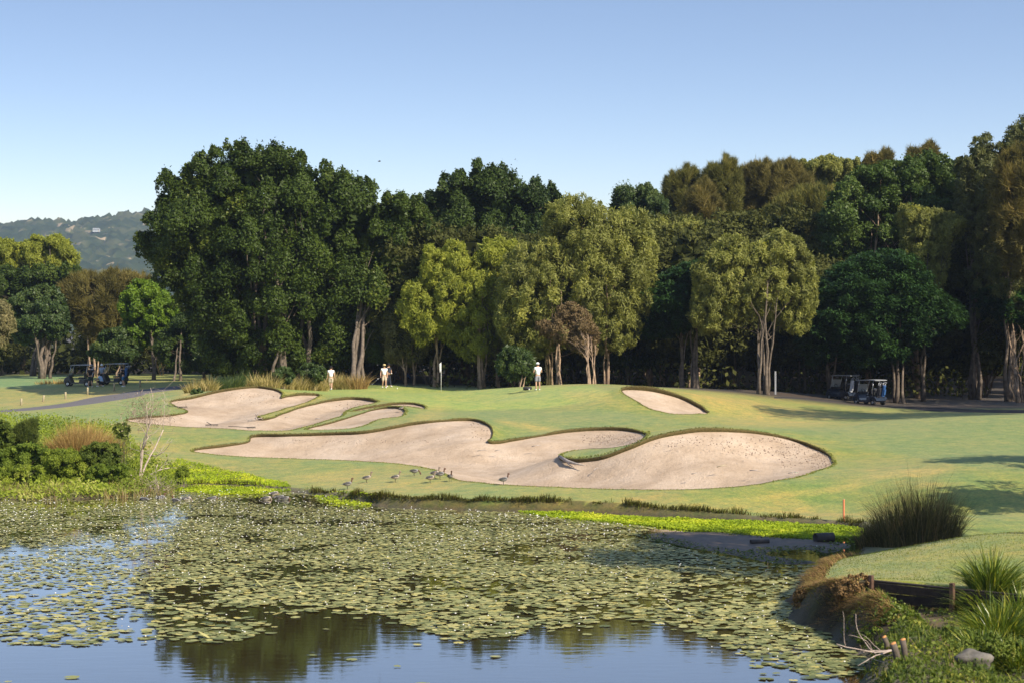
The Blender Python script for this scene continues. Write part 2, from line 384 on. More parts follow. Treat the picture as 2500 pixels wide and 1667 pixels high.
keep = np.ones(len(pts), bool)
for k, (B, l, o) in BW.items():
    m = (pts[:, 0] > B[:, 0].min()-1) & (pts[:, 0] < B[:, 0].max()+1) & (pts[:, 1] > B[:, 1].min()-1) & (pts[:, 1] < B[:, 1].max()+1)
    i = np.nonzero(m)[0]; keep[i[polydist(pts[i], B)[0] < .16]] = False
pts = pts[keep]
edges = []; loops_ = {}; n0 = len(pts); allp = [pts]; o = n0
rings = []
for k, (B, l, out) in BW.items():
    n = len(B); edges += [(o+i, o+(i+1) % n) for i in range(n)]; loops_[k] = (o, n); allp.append(B); o += n
allp.append(shore)
allp = np.concatenate(allp)
cv, ce, cf, ov, oe, of = geometry.delaunay_2d_cdt([Vector(p) for p in allp.tolist()], edges, [], 0, 1e-4)
V2 = np.array([tuple(v) for v in cv]); T = np.array([f for f in cf if len(f) == 3])
# counter-clockwise
a, b, c = V2[T[:, 0]], V2[T[:, 1]], V2[T[:, 2]]
cr = (b[:, 0]-a[:, 0])*(c[:, 1]-a[:, 1])-(b[:, 1]-a[:, 1])*(c[:, 0]-a[:, 0]); T[cr < 0] = T[cr < 0][:, ::-1]
T = T[np.abs(cr) > 1e-7]; cen = V2[T].mean(1)
which = np.full(len(T), -1)
for i, (k, (B, l, o_)) in enumerate(BW.items()): which[inpoly(cen, B)] = i
Zg = land(V2)
Zs = base_z(V2)
Vg = np.c_[V2, Zg]
# mowing zones and dry patches (what grows there)
ZN = px_of(np.c_[V2, np.maximum(Zg, .1)]); ZN[V2[:, 1] < 30] = -9999
def zone(poly, soft):
    r = np.zeros(len(ZN)); m = (V2[:, 1] > 30) & (V2[:, 1] < 330); i = np.nonzero(m)[0]
    q = ZN[i].copy(); pl = np.array(poly, float); pl[:, 1] *= 3.; q[:, 1] *= 3.      # grazing view: stretch the rows
    d, _ = polydist(q, pl); s = np.where(inpoly(q, pl), d, -d); r[i] = sstep(s, -soft, soft); return r[:, None]
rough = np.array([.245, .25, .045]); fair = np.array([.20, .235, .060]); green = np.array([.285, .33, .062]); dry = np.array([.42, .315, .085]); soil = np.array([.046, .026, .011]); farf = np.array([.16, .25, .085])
G = np.tile(rough, (len(V2), 1))
nb = vnoise(V2, .35, 1)*.6+vnoise(V2, .9, 2)*.4
G = G*(1-.5*sstep(nb, .45, .8)[:, None])+dry*.8*(.5*sstep(nb, .45, .8))[:, None]
nb2 = sstep(vnoise(V2, .22, 11)*.6+vnoise(V2, .7, 12)*.4, .5, .8)[:, None]
G = G*(1-.45*nb2)+np.array([.13, .22, .05])*.45*nb2
def lay(c, z):
    global G; G = G*(1-z)+c*z
lay(fair, zone([(1030,1000),(1300,1002),(1500,1000),(1560,1012),(1700,1035),(1900,1043),(2050,1040),(2200,1022),(2600,1008),(2600,1165),(2400,1145),(2200,1110),(2050,1078),(1900,1048),(1750,1036),(1500,1040),(1420,1050),(1250,1065),(1150,1018),(1050,1020)], 18))
lay(green, zone([(690,952),(800,963),(930,972),(1010,992),(1150,1001),(1330,996),(1470,975),(1490,955),(1440,940),(1250,945),(1000,930),(850,940)], 14))
lay(dry, zone([(1650,945),(1760,952),(1900,985),(2060,1020),(1980,1040),(1850,1040),(1740,1025),(1700,980)], 40)*.62)
lay(dry, zone([(1210,1022),(1330,1040),(1400,1052),(1300,1050),(1215,1030)], 16)*.75)
lay(dry, zone([(1030,1000),(1080,985),(1110,1000),(1060,1025),(1010,1030)], 25)*.4)
lay(dry, zone([(1380,955),(1480,955),(1520,990),(1440,985),(1380,970)], 25)*.4)
lay(dry, zone([(2140,1150),(2230,1142),(2330,1145),(2250,1160),(2160,1165),(2060,1200),(1900,1215),(1700,1225),(1900,1205),(2050,1185)], 12)*.55)
lay(dry, zone([(690,1150),(900,1150),(1080,1175),(1200,1200),(1000,1222),(800,1190)], 40)*.28)
lay(dry, zone([(250,1090),(400,1085),(600,1130),(450,1150),(300,1130)], 40)*.25)
lay(dry, zone([(1300,1215),(2000,1225),(2050,1250),(1300,1240)], 25)*.3)
lay(farf, zone([(-900,918),(170,918),(120,938),(60,946),(-900,950)], 12))
lay(dry*.9, zone([(0,950),(250,945),(420,948),(150,985),(0,990)], 25)*.35)
lay(np.array([.14, .24, .05]), zone([(0,1010),(200,1003),(400,965),(430,1000),(300,1030),(100,1050),(0,1050)], 30)*.5)
lay(dry, zone([(2080,1385),(2200,1395),(2290,1405),(2240,1425),(2140,1415),(2000,1440)], 14)*.4)
lay(dry, zone([(436,956),(465,949),(478,960),(450,969)], 8)*.8)
lay(dry, zone([(60,990),(180,972),(290,955),(370,944),(372,948),(290,960),(180,977),(60,994)], 7)*.7)
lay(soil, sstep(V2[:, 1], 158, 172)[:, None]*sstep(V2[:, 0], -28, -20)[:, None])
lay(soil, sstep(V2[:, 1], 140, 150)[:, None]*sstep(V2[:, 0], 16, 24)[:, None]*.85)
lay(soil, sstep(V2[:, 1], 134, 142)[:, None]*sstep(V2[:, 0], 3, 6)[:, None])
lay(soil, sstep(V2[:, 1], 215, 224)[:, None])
_in = inpoly(V2, POND); lay(np.array([.07, .05, .03]), (_in*1.)[:, None])
_sd = polydist(V2, _sh, False)[0]
lay(np.array([.09, .065, .035]), ((_sd < .28) & ~_in & (V2[:, 1] > 56))[:, None]*.8)
_fr = (V2[:, 1] < WALL_A[1]-(V2[:, 0]-WALL_A[0])*.905) & (V2[:, 1] > 26) & (V2[:, 0] > 7.2) & ~_in
lay(np.array([.085, .05, .024]), _fr[:, None]*.95)
lay(np.array([.06, .045, .022]), ((Zg < .42) & (V2[:, 1] < 56) & (V2[:, 1] > 36))[:, None]*.9)
_fs = polydist(V2, _sh, False)[0]; lay(np.array([.035, .024, .012]), ((_fs < .62) & (V2[:, 1] < 56) & (V2[:, 1] > 34) & (V2[:, 0] > 3) & ~_in)[:, None]*.9)  # soil of the cut face, darkened to paint the shade of the cavity
# ground object: grass triangles plus the cut faces of the lips
def grass_mat():
    m, n, b = newmat('mown_grass'); at_ = N(n, 'ShaderNodeAttribute', attribute_name='gcol'); o = objco(n)
    a1 = noise(n, 1.6, 5, o, .65); a2 = noise(n, 9, 5, o, .8); a3 = noise(n, .22, 4, o)
    r1 = ramp(n, a1.outputs[0], [(.32, (.62, .80, .6)), (.5, (1, 1, 1)), (.68, (1.38, 1.16, 1.1))])
    r2 = ramp(n, a2.outputs[0], [(.3, (.42, .48, .35)), (.5, (1, 1, 1)), (.7, (1.5, 1.42, 1.3))])
    r3 = ramp(n, a3.outputs[0], [(.35, (.84, .95, .88)), (.65, (1.14, 1.04, 1.04))])
    c = mixc(n, 1., at_.outputs['Color'], r1.outputs[0], 'MULTIPLY'); c = mixc(n, 1., c, r2.outputs[0], 'MULTIPLY'); c = mixc(n, 1., c, r3.outputs[0], 'MULTIPLY')
    n.links.new(c, b.inputs['Base Color']); b.inputs['Roughness'].default_value = .85; b.inputs['Specular IOR Level'].default_value = .12
    b.inputs['Sheen Weight'].default_value = .15
    bump(n, a2.outputs[0], .7, .035, b); return m
def sand_mat():
    m, n, b = newmat('bunker_sand'); o = objco(n)
    a1 = noise(n, .42, 7, o, .68); a2 = noise(n, 9, 5, o, .75); a3 = noise(n, 2.4, 4, o, .6)
    r1 = ramp(n, a1.outputs[0], [(.34, (.41, .30, .205)), (.5, (.51, .385, .275)), (.66, (.60, .47, .35))])
    r2 = ramp(n, a2.outputs[0], [(.28, (.62, .60, .58)), (.42, (.95, .95, .95)), (.8, (1.1, 1.1, 1.1))])
    c = mixc(n, 1., r1.outputs[0], r2.outputs[0], 'MULTIPLY'); n.links.new(c, b.inputs['Base Color'])
    b.inputs['Roughness'].default_value = .95; b.inputs['Specular IOR Level'].default_value = .1
    s = n.nodes.new('ShaderNodeMath'); s.operation = 'ADD'; n.links.new(a2.outputs[0], s.inputs[0]); n.links.new(a3.outputs[0], s.inputs[1])
    bump(n, s.outputs[0], .8, .07, b); return m
M['grass'] = grass_mat(); M['sand'] = sand_mat()
M['thatch'] = simple('cut_turf_thatch', (.105, .085, .035), .95, .5, 14, spec=.05, bumps=.8)
def compact(V, T, extra=()):
    u, inv = np.unique(T, return_inverse=True); return V[u], inv.reshape(T.shape), [e[u] for e in extra]
tg_ = T[which < 0]
Vc, Tc, (Gc,) = compact(Vg, tg_, (G,))
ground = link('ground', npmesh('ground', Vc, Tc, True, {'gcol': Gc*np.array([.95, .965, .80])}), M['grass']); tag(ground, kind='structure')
LAB = {'big': None}
for i, k in enumerate(BW):
    t = T[which == i]; B, lip, out = BW[k]; o, n = loops_[k]
    idx = np.array([ (lambda q: q)(j) for j in range(o, o+n)])
    vz = Zs.copy(); dd, _ = polydist(V2[np.unique(t)], B); u = np.unique(t)
    dip = .07*sstep(dd, 0, .6)+{'big': .42, 'upper': .30, 'finger': .12, 'slit': .08, 'far': .25}[k]*sstep(dd, .1, 3.2)
    vz[u] = Zs[u]-.02-dip+.07*(vnoise(V2[u], 1.3, 21)-.5)*sstep(dd, .1, .8)+.035*(vnoise(V2[u], 3.1, 22)-.5)*sstep(dd, .1, .5)
    Vc, Tc, _ = compact(np.c_[V2, vz], t)
    s_ = link('sand_bunker', npmesh('sand_bunker', Vc, Tc, True), M['sand']); tag(s_, kind='structure')
    # lip: a cut turf wall hanging a little over the sand
    zt = land(B)+.012; zb = base_z(B)-.06
    over = out*-1*(.05+.25*lip[:, None]); rings_ = []
    prof = ((0., 1., .02), (.9, .96, 0), (1., .72, 0), (.35, .4, 0), (.0, 0., 0))
    for (ov_, hz, up) in prof: rings_.append(np.c_[B+over*ov_, zb+(zt-zb)*hz+up*0])
    Vl = np.concatenate(rings_); q = np.arange(n); qq = (q+1) % n
    Fl = np.concatenate([np.stack([a_*n+q, a_*n+qq, (a_+1)*n+qq, (a_+1)*n+q], 1) for a_ in range(len(prof)-1)])
    l_ = link('turf_lip', npmesh('turf_lip', Vl, Fl, True), M['thatch'], ground)
# ---------------------------------------------------------------- water, path, hills
def water_mat():
    m, n, b = newmat('pond_water'); o = objco(n)
    b.inputs['Base Color'].default_value = (.055, .040, .010, 1); b.inputs['Roughness'].default_value = .9; b.inputs['Specular IOR Level'].default_value = 0
    mp = n.nodes.new('ShaderNodeMapping'); mp.inputs['Scale'].default_value = (.5, 1.6, 1); n.links.new(o, mp.inputs['Vector'])
    a = noise(n, 2.2, 2, mp.outputs[0], .5); bump(n, a.outputs[0], .05, .03, b); bn = b.inputs['Normal'].links[0].from_socket
    g = n.nodes.new('ShaderNodeBsdfGlossy'); g.inputs['Roughness'].default_value = .03; g.inputs['Color'].default_value = (.97, .97, .97, 1); n.links.new(bn, g.inputs['Normal'])
    fr = n.nodes.new('ShaderNodeFresnel'); fr.inputs['IOR'].default_value = 1.33; n.links.new(bn, fr.inputs['Normal'])
    p = n.nodes.new('ShaderNodeMath'); p.operation = 'POWER'; p.inputs[1].default_value = .42; n.links.new(fr.outputs[0], p.inputs[0])
    mx = n.nodes.new('ShaderNodeMixShader'); n.links.new(p.outputs[0], mx.inputs[0]); n.links.new(b.outputs[0], mx.inputs[1]); n.links.new(g.outputs[0], mx.inputs[2])
    n.links.new(mx.outputs[0], n.nodes['Material Output'].inputs['Surface']); return m
M['water'] = water_mat()
water = link('water', npmesh('water', np.array([(-90, 8, 0), (16, 8, 0), (16, 92, 0), (-90, 92, 0)], float), np.array([[0, 1, 2, 3]])), M['water']); tag(water, kind='structure')

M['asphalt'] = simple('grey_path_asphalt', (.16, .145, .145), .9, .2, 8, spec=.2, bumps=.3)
def strip(name, up, lo, m, z=.03, n=40):
    """a ribbon on the land between an upper and a lower line of pixels"""
    U = np.array([drop(*p)[:2] for p in up]); L = np.array([drop(*p)[:2] for p in lo])
    U = resample(smooth_poly(U, False), .1, False); L = resample(smooth_poly(L, False), .1, False)
    U = U[np.linspace(0, len(U)-1, n).astype(int)]; L = L[np.linspace(0, len(L)-1, n).astype(int)]
    k = 6; t = np.linspace(0, 1, k); P = (U[:, None]*(1-t)[None, :, None]+L[:, None]*t[None, :, None])
    z_ = land(P.reshape(-1, 2)).reshape(n, k)+z; z_[:, [0, -1]] -= .09
    V = np.concatenate([P, z_[..., None]], -1).reshape(-1, 3)
    i = np.arange(n-1)[:, None]*k; j = np.arange(k-1)[None]
    Fc = np.stack([i+j, i+k+j, i+k+j+1, i+j+1], -1).reshape(-1, 4)
    return tag(link(name, npmesh(name, V, Fc, True), m), kind='structure')
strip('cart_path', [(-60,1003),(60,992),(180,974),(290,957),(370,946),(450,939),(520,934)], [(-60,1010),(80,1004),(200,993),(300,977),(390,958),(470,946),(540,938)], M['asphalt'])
strip('shaded_cart_path', [(1890,968),(2000,972),(2110,980),(2250,990),(2400,996),(2560,998)], [(1890,972),(2000,977),(2110,987),(2250,1001),(2400,1009),(2560,1013)], simple('shade_darkened_asphalt', (.06, .055, .055), .9, .3, 8, spec=.1))  # asphalt colour darkened to paint in the trees' shade

# wooded hills far behind, canopy bumps as geometry
def hills():
    xs = np.arange(-1150, 700, 6.5); ys = np.concatenate([np.arange(1500, 2050, 25), np.arange(2050, 3150, 7.5)])
    X, Y = np.meshgrid(xs, ys); P = np.stack([X.ravel(), Y.ravel()], 1)
    px = CX+F*P[:, 0]/3000.
    ridge = np.interp(px, [-600, -100, 0, 60, 110, 160, 220, 290, 345, 420, 560, 760, 930, 1150, 1400, 1900], [560, 548, 547, 541, 535, 541, 533, 523, 517, 519, 522, 524, 527, 540, 575, 640])
    zr = 7+(800-ridge)/F*3000-13
    t = np.clip((P[:, 1]-2050)/950, 0, 1)
    z = zr*(t**.8)+(vnoise(P, .006, 31)-.5)*46*t*(1-t)*2+(vnoise(P, .015, 32)-.5)*16*sstep(t, .02, .3)*(1-.6*t)
    z = np.where(P[:, 1] > 3000, zr-(P[:, 1]-3000)*.3, z)+1
    # tree crowns
    s = 13.; ij = np.floor(P/s); best = np.full(len(P), 9.); hh = np.zeros(len(P)); tint = np.zeros(len(P))
    for dx in (-1, 0, 1):
        for dy in (-1, 0, 1):
            c = ij+[dx, dy]; h = np.sin(c[:, 0]*127.1+c[:, 1]*311.7)*43758.5; h -= np.floor(h); g = np.sin(c[:, 0]*269.5+c[:, 1]*183.3)*43758.5; g -= np.floor(g)
            q = (c+np.stack([.15+.7*h, .15+.7*g], 1))*s; dd = np.linalg.norm(P-q, axis=1)/(s*.62); m = dd < best
            best[m] = dd[m]; hh[m] = (7+10*g)[m]; tint[m] = h[m]
    crown = np.sqrt(np.clip(1-best**2, 0, 1))*hh+rng.uniform(-2.2, 2.6, len(P))
    clear = np.exp(-(((px-235)/45)**2+((P[:, 1]-2690)/22)**2)*1.2); clear2 = (clear > .35)
    z = z+np.where(clear2, 0, crown)*sstep(P[:, 1], 2000, 2100)
    ny, nx = X.shape; i = np.arange(ny-1)[:, None]*nx; j = np.arange(nx-1)[None]
    Fc = np.stack([i+j, i+j+1, i+nx+j+1, i+nx+j], -1).reshape(-1, 4)
    o = link('hills', npmesh('hills', np.c_[P, z], Fc, False, {'var': np.where(clear2, 2., tint)}), M['hill']); tag(o, kind='structure'); return P, z
m, n, b = newmat('hill_forest'); a_ = N(n, 'ShaderNodeAttribute', attribute_name='var')
r_ = ramp(n, a_.outputs['Fac'], [(0, (.018, .034, .014)), (.5, (.04, .058, .022)), (.9, (.085, .092, .04)), (1, (.42, .32, .2))]); n.links.new(r_.outputs[0], b.inputs['Base Color']); b.inputs['Roughness'].default_value = .9; b.inputs['Specular IOR Level'].default_value = .05
M['hill'] = m
HP, HZ = hills()

# ---------------------------------------------------------------- trees
def leaftri(Cn, axis, nor, L, W, var):
    nor = nrm(nor-axis*(nor*axis).sum(-1, keepdims=True)); side = np.cross(nor, axis); L = L[:, None]; W = W[:, None]; k = rng.uniform(-.3, .3, (len(Cn), 1))
    V = np.stack([Cn-axis*L*.5+side*W*(.5+k), Cn+axis*L*.5, Cn-axis*L*.4-side*W*(.5-k)], 1).reshape(-1, 3)
    return V, np.arange(len(V)).reshape(-1, 3), np.repeat(var, 3)
def leafcloud(Cn, axis, nor, L, W, var, fold=0.):
    """rhombic leaves: centre, long axis, normal, length, width -> V, F"""
    nor = nrm(nor-axis*(nor*axis).sum(-1, keepdims=True)); side = np.cross(nor, axis)
    L = L[:, None]; W = W[:, None]
    V = np.stack([Cn-axis*L*.5, Cn+side*W*.5+nor*W*fold, Cn+axis*L*.5, Cn-side*W*.5+nor*W*fold], 1).reshape(-1, 3)
    return V, np.arange(len(V)).reshape(-1, 4), np.repeat(var, 4)
def rdir(n): return nrm(rng.normal(size=(n, 3)))
STY = {  # bough radius, bough scale xyz, sub-clumps, leaf length, width ratio, leaves per bough
 'fig': dict(R=(1.1, 2.3), ls=(1., 1., 1.2), L=.215, W=.62, gap=.74),
 'broad': dict(R=(.9, 1.7), ls=(1.1, 1.1, .85), L=.21, W=.6, gap=.74),
 'bark': dict(R=(.5, 1.2), ls=(.85, .85, 1.3), L=.27, W=.28, gap=.62),
 'euc': dict(R=(.8, 1.6), ls=(.95, .95, 1.15), L=.26, W=.32, gap=.74),
 'needle': dict(R=(.8, 1.6), ls=(.8, .8, 1.5), L=.62, W=.07, gap=.62),
 'flat': dict(R=(1.1, 2.0), ls=(1.2, 1.2, .36), L=.29, W=.38, gap=.62),
}
def crown_arrays(poly, d, style, n_leaf, thick=1., fill=1., leafk=1., lobek=1.):
    n_leaf = int(n_leaf*1.36)
    st = STY[style]; poly = np.array([at(x, y, d)[[0, 2]] for x, y in poly]); ls = np.array(st['ls'])
    lo, hi = poly.min(0), poly.max(0); r0, r1 = (r*lobek for r in st['R'])
    Q = rng.uniform(lo, hi, (9000, 2)); Q = Q[inpoly(Q, poly)]; ed, _ = polydist(Q, poly)
    Rm = max(ed.max(), .5); T = thick*np.sqrt(np.clip(ed*(2*Rm-ed), .05, None))
    rad = r0+(r1-r0)*rng.random(len(Q))**1.3; rad = np.minimum(rad, np.maximum(ed*1.05, r0*.5))
    okm = ed > rad*.38*ls[0]; Qa, Ta = Q, T
    Q, ed, rad, T = Q[okm], ed[okm], rad[okm], T[okm]
    u = np.where(rng.random(len(Q)) < .70, -1, 1)*rng.uniform(.45, 1.05, len(Q))
    P3 = np.stack([Q[:, 0], d+u*T, Q[:, 1]], 1)
    kp = np.zeros((0, 3)); kr = np.zeros(0)
    for i in range(len(P3)):
        if len(kp) and (np.linalg.norm((kp-P3[i])/ls, axis=1) < (kr+rad[i])*st['gap']).any(): continue
        kp = np.vstack([kp, P3[i]]); kr = np.r_[kr, rad[i]]
        if len(kp) > 420: break
    if not len(kp): kp = np.array([[poly[:, 0].mean(), d, poly[:, 1].mean()]]); kr = np.array([r0])
    lobes, rr = kp, kr; nb_ = len(lobes)
    cc = np.array([(lo[0]+hi[0])/2, d, lo[1]+(hi[1]-lo[1])*.35])
    out = nrm((lobes-cc)/np.array([hi[0]-lo[0], (hi[0]-lo[0])*thick, hi[1]-lo[1]]))
    # every bough carries a handful of leafy tufts on its outer and upper side
    K = 9; bi = np.repeat(np.arange(nb_), K)
    td = nrm(rdir(nb_*K)+out[bi]*.6+np.array([0, 0, .35])); tc = lobes[bi]+td*(rr[bi]*rng.uniform(.45, .85, nb_*K))[:, None]*ls
    tr = rr[bi]*rng.uniform(.2, .52, nb_*K)
    wts = tr**2*np.where(lobes[bi][:, 1] > d+.25*T.max(), .35, 1.)*rng.uniform(.5, 1.5, len(tr)); cnt = np.maximum(3, (n_leaf*wts/wts.sum()).astype(int)); li = np.repeat(np.arange(len(tc)), cnt); n = len(li)
    dirn = nrm(rdir(n)+td[li]*.45); rf = .3+.85*rng.random(n)**.5+np.where(rng.random(n) < .14, rng.random(n)*.9, 0)
    off = dirn*(tr[li]*rf)[:, None]*(.5+.5*ls)
    if style == 'fig':      # shoots taper upwards
        up = off[:, 2]/tr[li]; off[:, :2] *= (1-.45*np.clip(up, -1, 1))[:, None]; off[:, 2] += .12*np.clip(up, 0, 1)
    Cn = tc[li]+off
    L = st['L']*leafk*rng.uniform(.65, 1.3, n); W = L*st['W']*rng.uniform(.8, 1.2, n)
    if style in ('bark', 'euc'):
        ax = nrm(np.array([0, 0, -.55])+rdir(n)*.85+dirn*.25); no = nrm(dirn*.7+td[li]*.4+rdir(n)*.7)
    elif style == 'needle':
        ax = nrm(dirn*.5+td[li]*.5+np.array([0, 0, .3])+rdir(n)*.6); no = rdir(n)
    elif style == 'flat':
        ax = nrm(dirn*np.array([1, 1, .15])+rdir(n)*.4+np.array([0, 0, -.2])); no = nrm(np.array([0, 0, 1.])+dirn*.35+rdir(n)*.35)
    else:
        ax = nrm(rdir(n)+np.array([0, 0, -.2])); no = nrm(dirn*.6+td[li]*.5+rdir(n)*.7+np.array([0, 0, .3]))
    lv = rng.random(nb_); tv = rng.random(len(tc)); var = np.clip(.4*lv[bi[li]]+.25*tv[li]+.38*rng.random(n)-.02, 0, 1)
    ni = int(n*.09*fill)      # big inner leaves that close the crown's middle, coloured dark for its shade
    if ni:
        k = rng.integers(0, len(Qa), ni); q = Qa[k]; pos = np.stack([q[:, 0], d+rng.uniform(-.4, .7, ni)*Ta[k], q[:, 1]], 1)
        pos = cc+(pos-cc)*.92
        Cn = np.vstack([Cn, pos]); ax = np.vstack([ax, rdir(ni)]); no = np.vstack([no, nrm(rdir(ni)+[0, -.4, .3])])
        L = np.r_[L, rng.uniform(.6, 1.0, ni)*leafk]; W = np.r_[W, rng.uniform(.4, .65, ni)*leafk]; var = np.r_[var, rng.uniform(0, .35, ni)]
    return leaftri(Cn, ax, no, L*1.05, W*1.15, var), lobes, rr
BARK = {'grey': simple('grey_bark', (.15, .12, .095), .9, .45, 3, spec=.1, bumps=.5), 'pale': simple('pale_paper_bark', (.30, .215, .15), .9, .6, 2.5, spec=.1, bumps=.5), 'dark': simple('dark_bark', (.09, .07, .055), .95, .4, 3, spec=.05, bumps=.5)}
LM = {
 'fig': leafmat('fig_leaf', (.020, .038, .005), (.066, .098, .013), (.13, .15, .02), .17, .5, .2),
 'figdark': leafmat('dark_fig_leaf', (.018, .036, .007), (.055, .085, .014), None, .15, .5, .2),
 'bark': leafmat('paperbark_leaf', (.11, .12, .032), (.305, .31, .078), (.46, .43, .085), .36, .6, .25),
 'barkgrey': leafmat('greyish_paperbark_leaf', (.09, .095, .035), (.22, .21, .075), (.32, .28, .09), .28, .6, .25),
 'barklime': leafmat('yellow_paperbark_leaf', (.14, .165, .024), (.36, .38, .055), (.50, .48, .065), .38, .6, .25),
 'brown': leafmat('rusty_dry_leaf', (.10, .07, .035), (.24, .17, .085), (.20, .20, .06), .25, .7, .15),
 'needle': leafmat('sheoak_needle', (.07, .066, .020), (.21, .175, .05), (.28, .20, .06), .25, .7, .15),
 'needlegreen': leafmat('green_sheoak_needle', (.065, .07, .018), (.195, .185, .045), (.28, .22, .055), .25, .7, .15),
 'flat': leafmat('feathery_blue_green_leaf', (.018, .042, .012), (.045, .10, .022), (.08, .16, .03), .3, .55, .25),
 'bright': leafmat('bright_green_leaf', (.06, .12, .010), (.17, .26, .018), (.27, .34, .03), .35, .5, .3),
 'mid': leafmat('mid_green_leaf', (.03, .06, .014), (.085, .125, .03), (.13, .16, .03), .28, .5, .35),
 'gloss': leafmat('glossy_broad_leaf', (.03, .06, .010), (.085, .13, .02), (.16, .19, .04), .25, .5, .25),
 'olive': leafmat('olive_gum_leaf', (.055, .065, .02), (.16, .17, .05), (.26, .23, .06), .28, .5, .35),
 'weep': leafmat('pale_weeping_leaf', (.12, .12, .05), (.30, .26, .12), None, .3, .7, .2),
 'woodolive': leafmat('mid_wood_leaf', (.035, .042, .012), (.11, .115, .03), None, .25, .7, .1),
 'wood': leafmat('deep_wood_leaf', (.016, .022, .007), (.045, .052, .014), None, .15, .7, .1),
}
def trunk_paths(bases, targets, zb, r, spread=.5):
    """stems from base points to crown targets"""
    out = []
    for k, (b0, tg, rr) in enumerate(zip(bases, targets, r)):
        b0, tg = np.array(b0, float), np.array(tg, float); n = 9; t = np.linspace(0, 1, n)[:, None]
        mid = b0+(tg-b0)*np.array([.28, .28, .55]); P = (1-t)**2*b0+2*t*(1-t)*mid+t*t*tg
        L = np.linalg.norm(tg-b0); P[1:-1] += rng.normal(size=(n-2, 3))*L*.009
        rad = rr*.46*(1-.8*t[:, 0])*(1+.5*np.exp(-t[:, 0]*14))
        out.append((P, rad))
    return out
def tree(name, label, poly, d, style, leaf, n_leaf, bark='grey', base=None, stems=3, r=.22, group=None, thick=.85, fill=1., leafk=1., lobek=1., cat='tree', limbs=8, bz=None, limb_r=.35):
    (V, Fc, var), lobes, rr = crown_arrays(poly, d, style, n_leaf, thick, fill, leafk, lobek)
    poly = np.array(poly, float)
    if base is None: base = [( (poly[:, 0].min()+poly[:, 0].max())/2, d)]
    B = [on(px, dd) for px, dd in base]
    o = empty(name, B[0]-[0, 0, .05], 0, label, cat, group); off = np.array(o.location)
    link('crown', npmesh('crown', V-off, Fc, False, {'var': var}), LM[leaf], o)
    paths = []
    for b0 in B:
        b0 = b0-[0, 0, .25]
        cand = lobes[np.argsort(np.abs(lobes[:, 0]-b0[0])+.4*np.abs(lobes[:, 2]-np.median(lobes[:, 2]))+rng.uniform(0, 3, len(lobes)))]
        tg = cand[:stems]; bb = b0+rng.normal(size=(len(tg), 3))*np.array([r*.8, r*.8, 0]); 
        rad = r*rng.uniform(.65, 1.1, len(tg)); rad[0] = r*1.2
        ps = trunk_paths(bb, tg, 0, rad); paths += ps
        for j in range(limbs):
            p0, ra = ps[j % len(ps)]; i = rng.integers(3, 7); q = lobes[rng.integers(len(lobes))]
            if np.linalg.norm(q-p0[i]) > 11: q = p0[i]+(q-p0[i])*.6
            paths.append(trunk_paths([p0[i]], [q], 0, [ra[i]*.75])[0])
    tube_obj('trunk', [(p-off, q) for p, q in paths], BARK[bark], o)
    return o
c1 = lambda L: [(x/2.852, 450+y/2.852) for x, y in L]
c2 = lambda L: [(300+x/2.489, 330+y/2.489) for x, y in L]
c3 = lambda L: [(900+x/2.613, 380+y/2.613) for x, y in L]
c4 = lambda L: [(1400+x/2.528, 360+y/2.528) for x, y in L]
c5 = lambda L: [(1900+x/1.96, 260+y/1.96) for x, y in L]
# the big dark fig and the figs right of it
tree('fig_tree', 'huge dark green fig tree, the broadest and tallest crown, behind the upper bunkers', c2([(60,580),(130,600),(150,500),(210,490),(200,420),(240,400),(175,345),(230,290),(260,225),(330,290),(365,310),(375,230),(430,190),(470,145),(520,150),(560,95),(600,110),(650,75),(690,100),(700,55),(790,78),(820,110),(860,100),(885,60),(920,100),(1000,105),(1110,145),(1110,200),(1160,175),(1215,220),(1255,185),(1300,250),(1340,235),(1400,285),(1460,300),(1500,290),(1545,360),(1555,480),(1560,600),(1600,700),(1600,850),(1560,1000),(1500,1150),(1470,1300),(1380,1390),(1250,1420),(1120,1440),(1000,1420),(900,1450),(760,1460),(650,1450),(540,1440),(480,1280),(400,1080),(300,960),(200,870),(190,780),(90,700)]), 158, 'fig', 'fig', 125000, 'grey', [(690,154),(640,157),(760,156)], 4, .5, thick=.62, limbs=14)
tree('fig_tree', 'dark green fig tree standing between the huge fig and the tall back fig', c3([(-20,520),(20,480),(75,350),(110,330),(120,260),(180,212),(215,280),(250,268),(290,290),(340,330),(440,470),(450,560),(360,640),(290,760),(240,880),(190,1050),(230,1200),(200,1290),(80,1310),(-40,1290),(-90,1000),(-60,800)]), 156, 'fig', 'fig', 40000, 'grey', [(868,152),(880,153)], 3, .4, thick=.8)
tree('fig_tree', 'tall dark fig with pointed tops rising behind the yellowish paperbark', c3([(300,290),(390,260),(410,208),(440,240),(450,165),(530,150),(518,100),(560,78),(600,120),(640,170),(650,65),(690,58),(740,90),(815,112),(830,78),(880,100),(920,170),(990,195),(1030,210),(1070,180),(1120,210),(1150,188),(1200,240),(1245,275),(1240,600),(1000,800),(800,820),(500,800),(400,700),(330,480)]), 172, 'fig', 'figdark', 56000, 'pale', [(1130,170),(1170,172)], 3, .4, thick=.7)
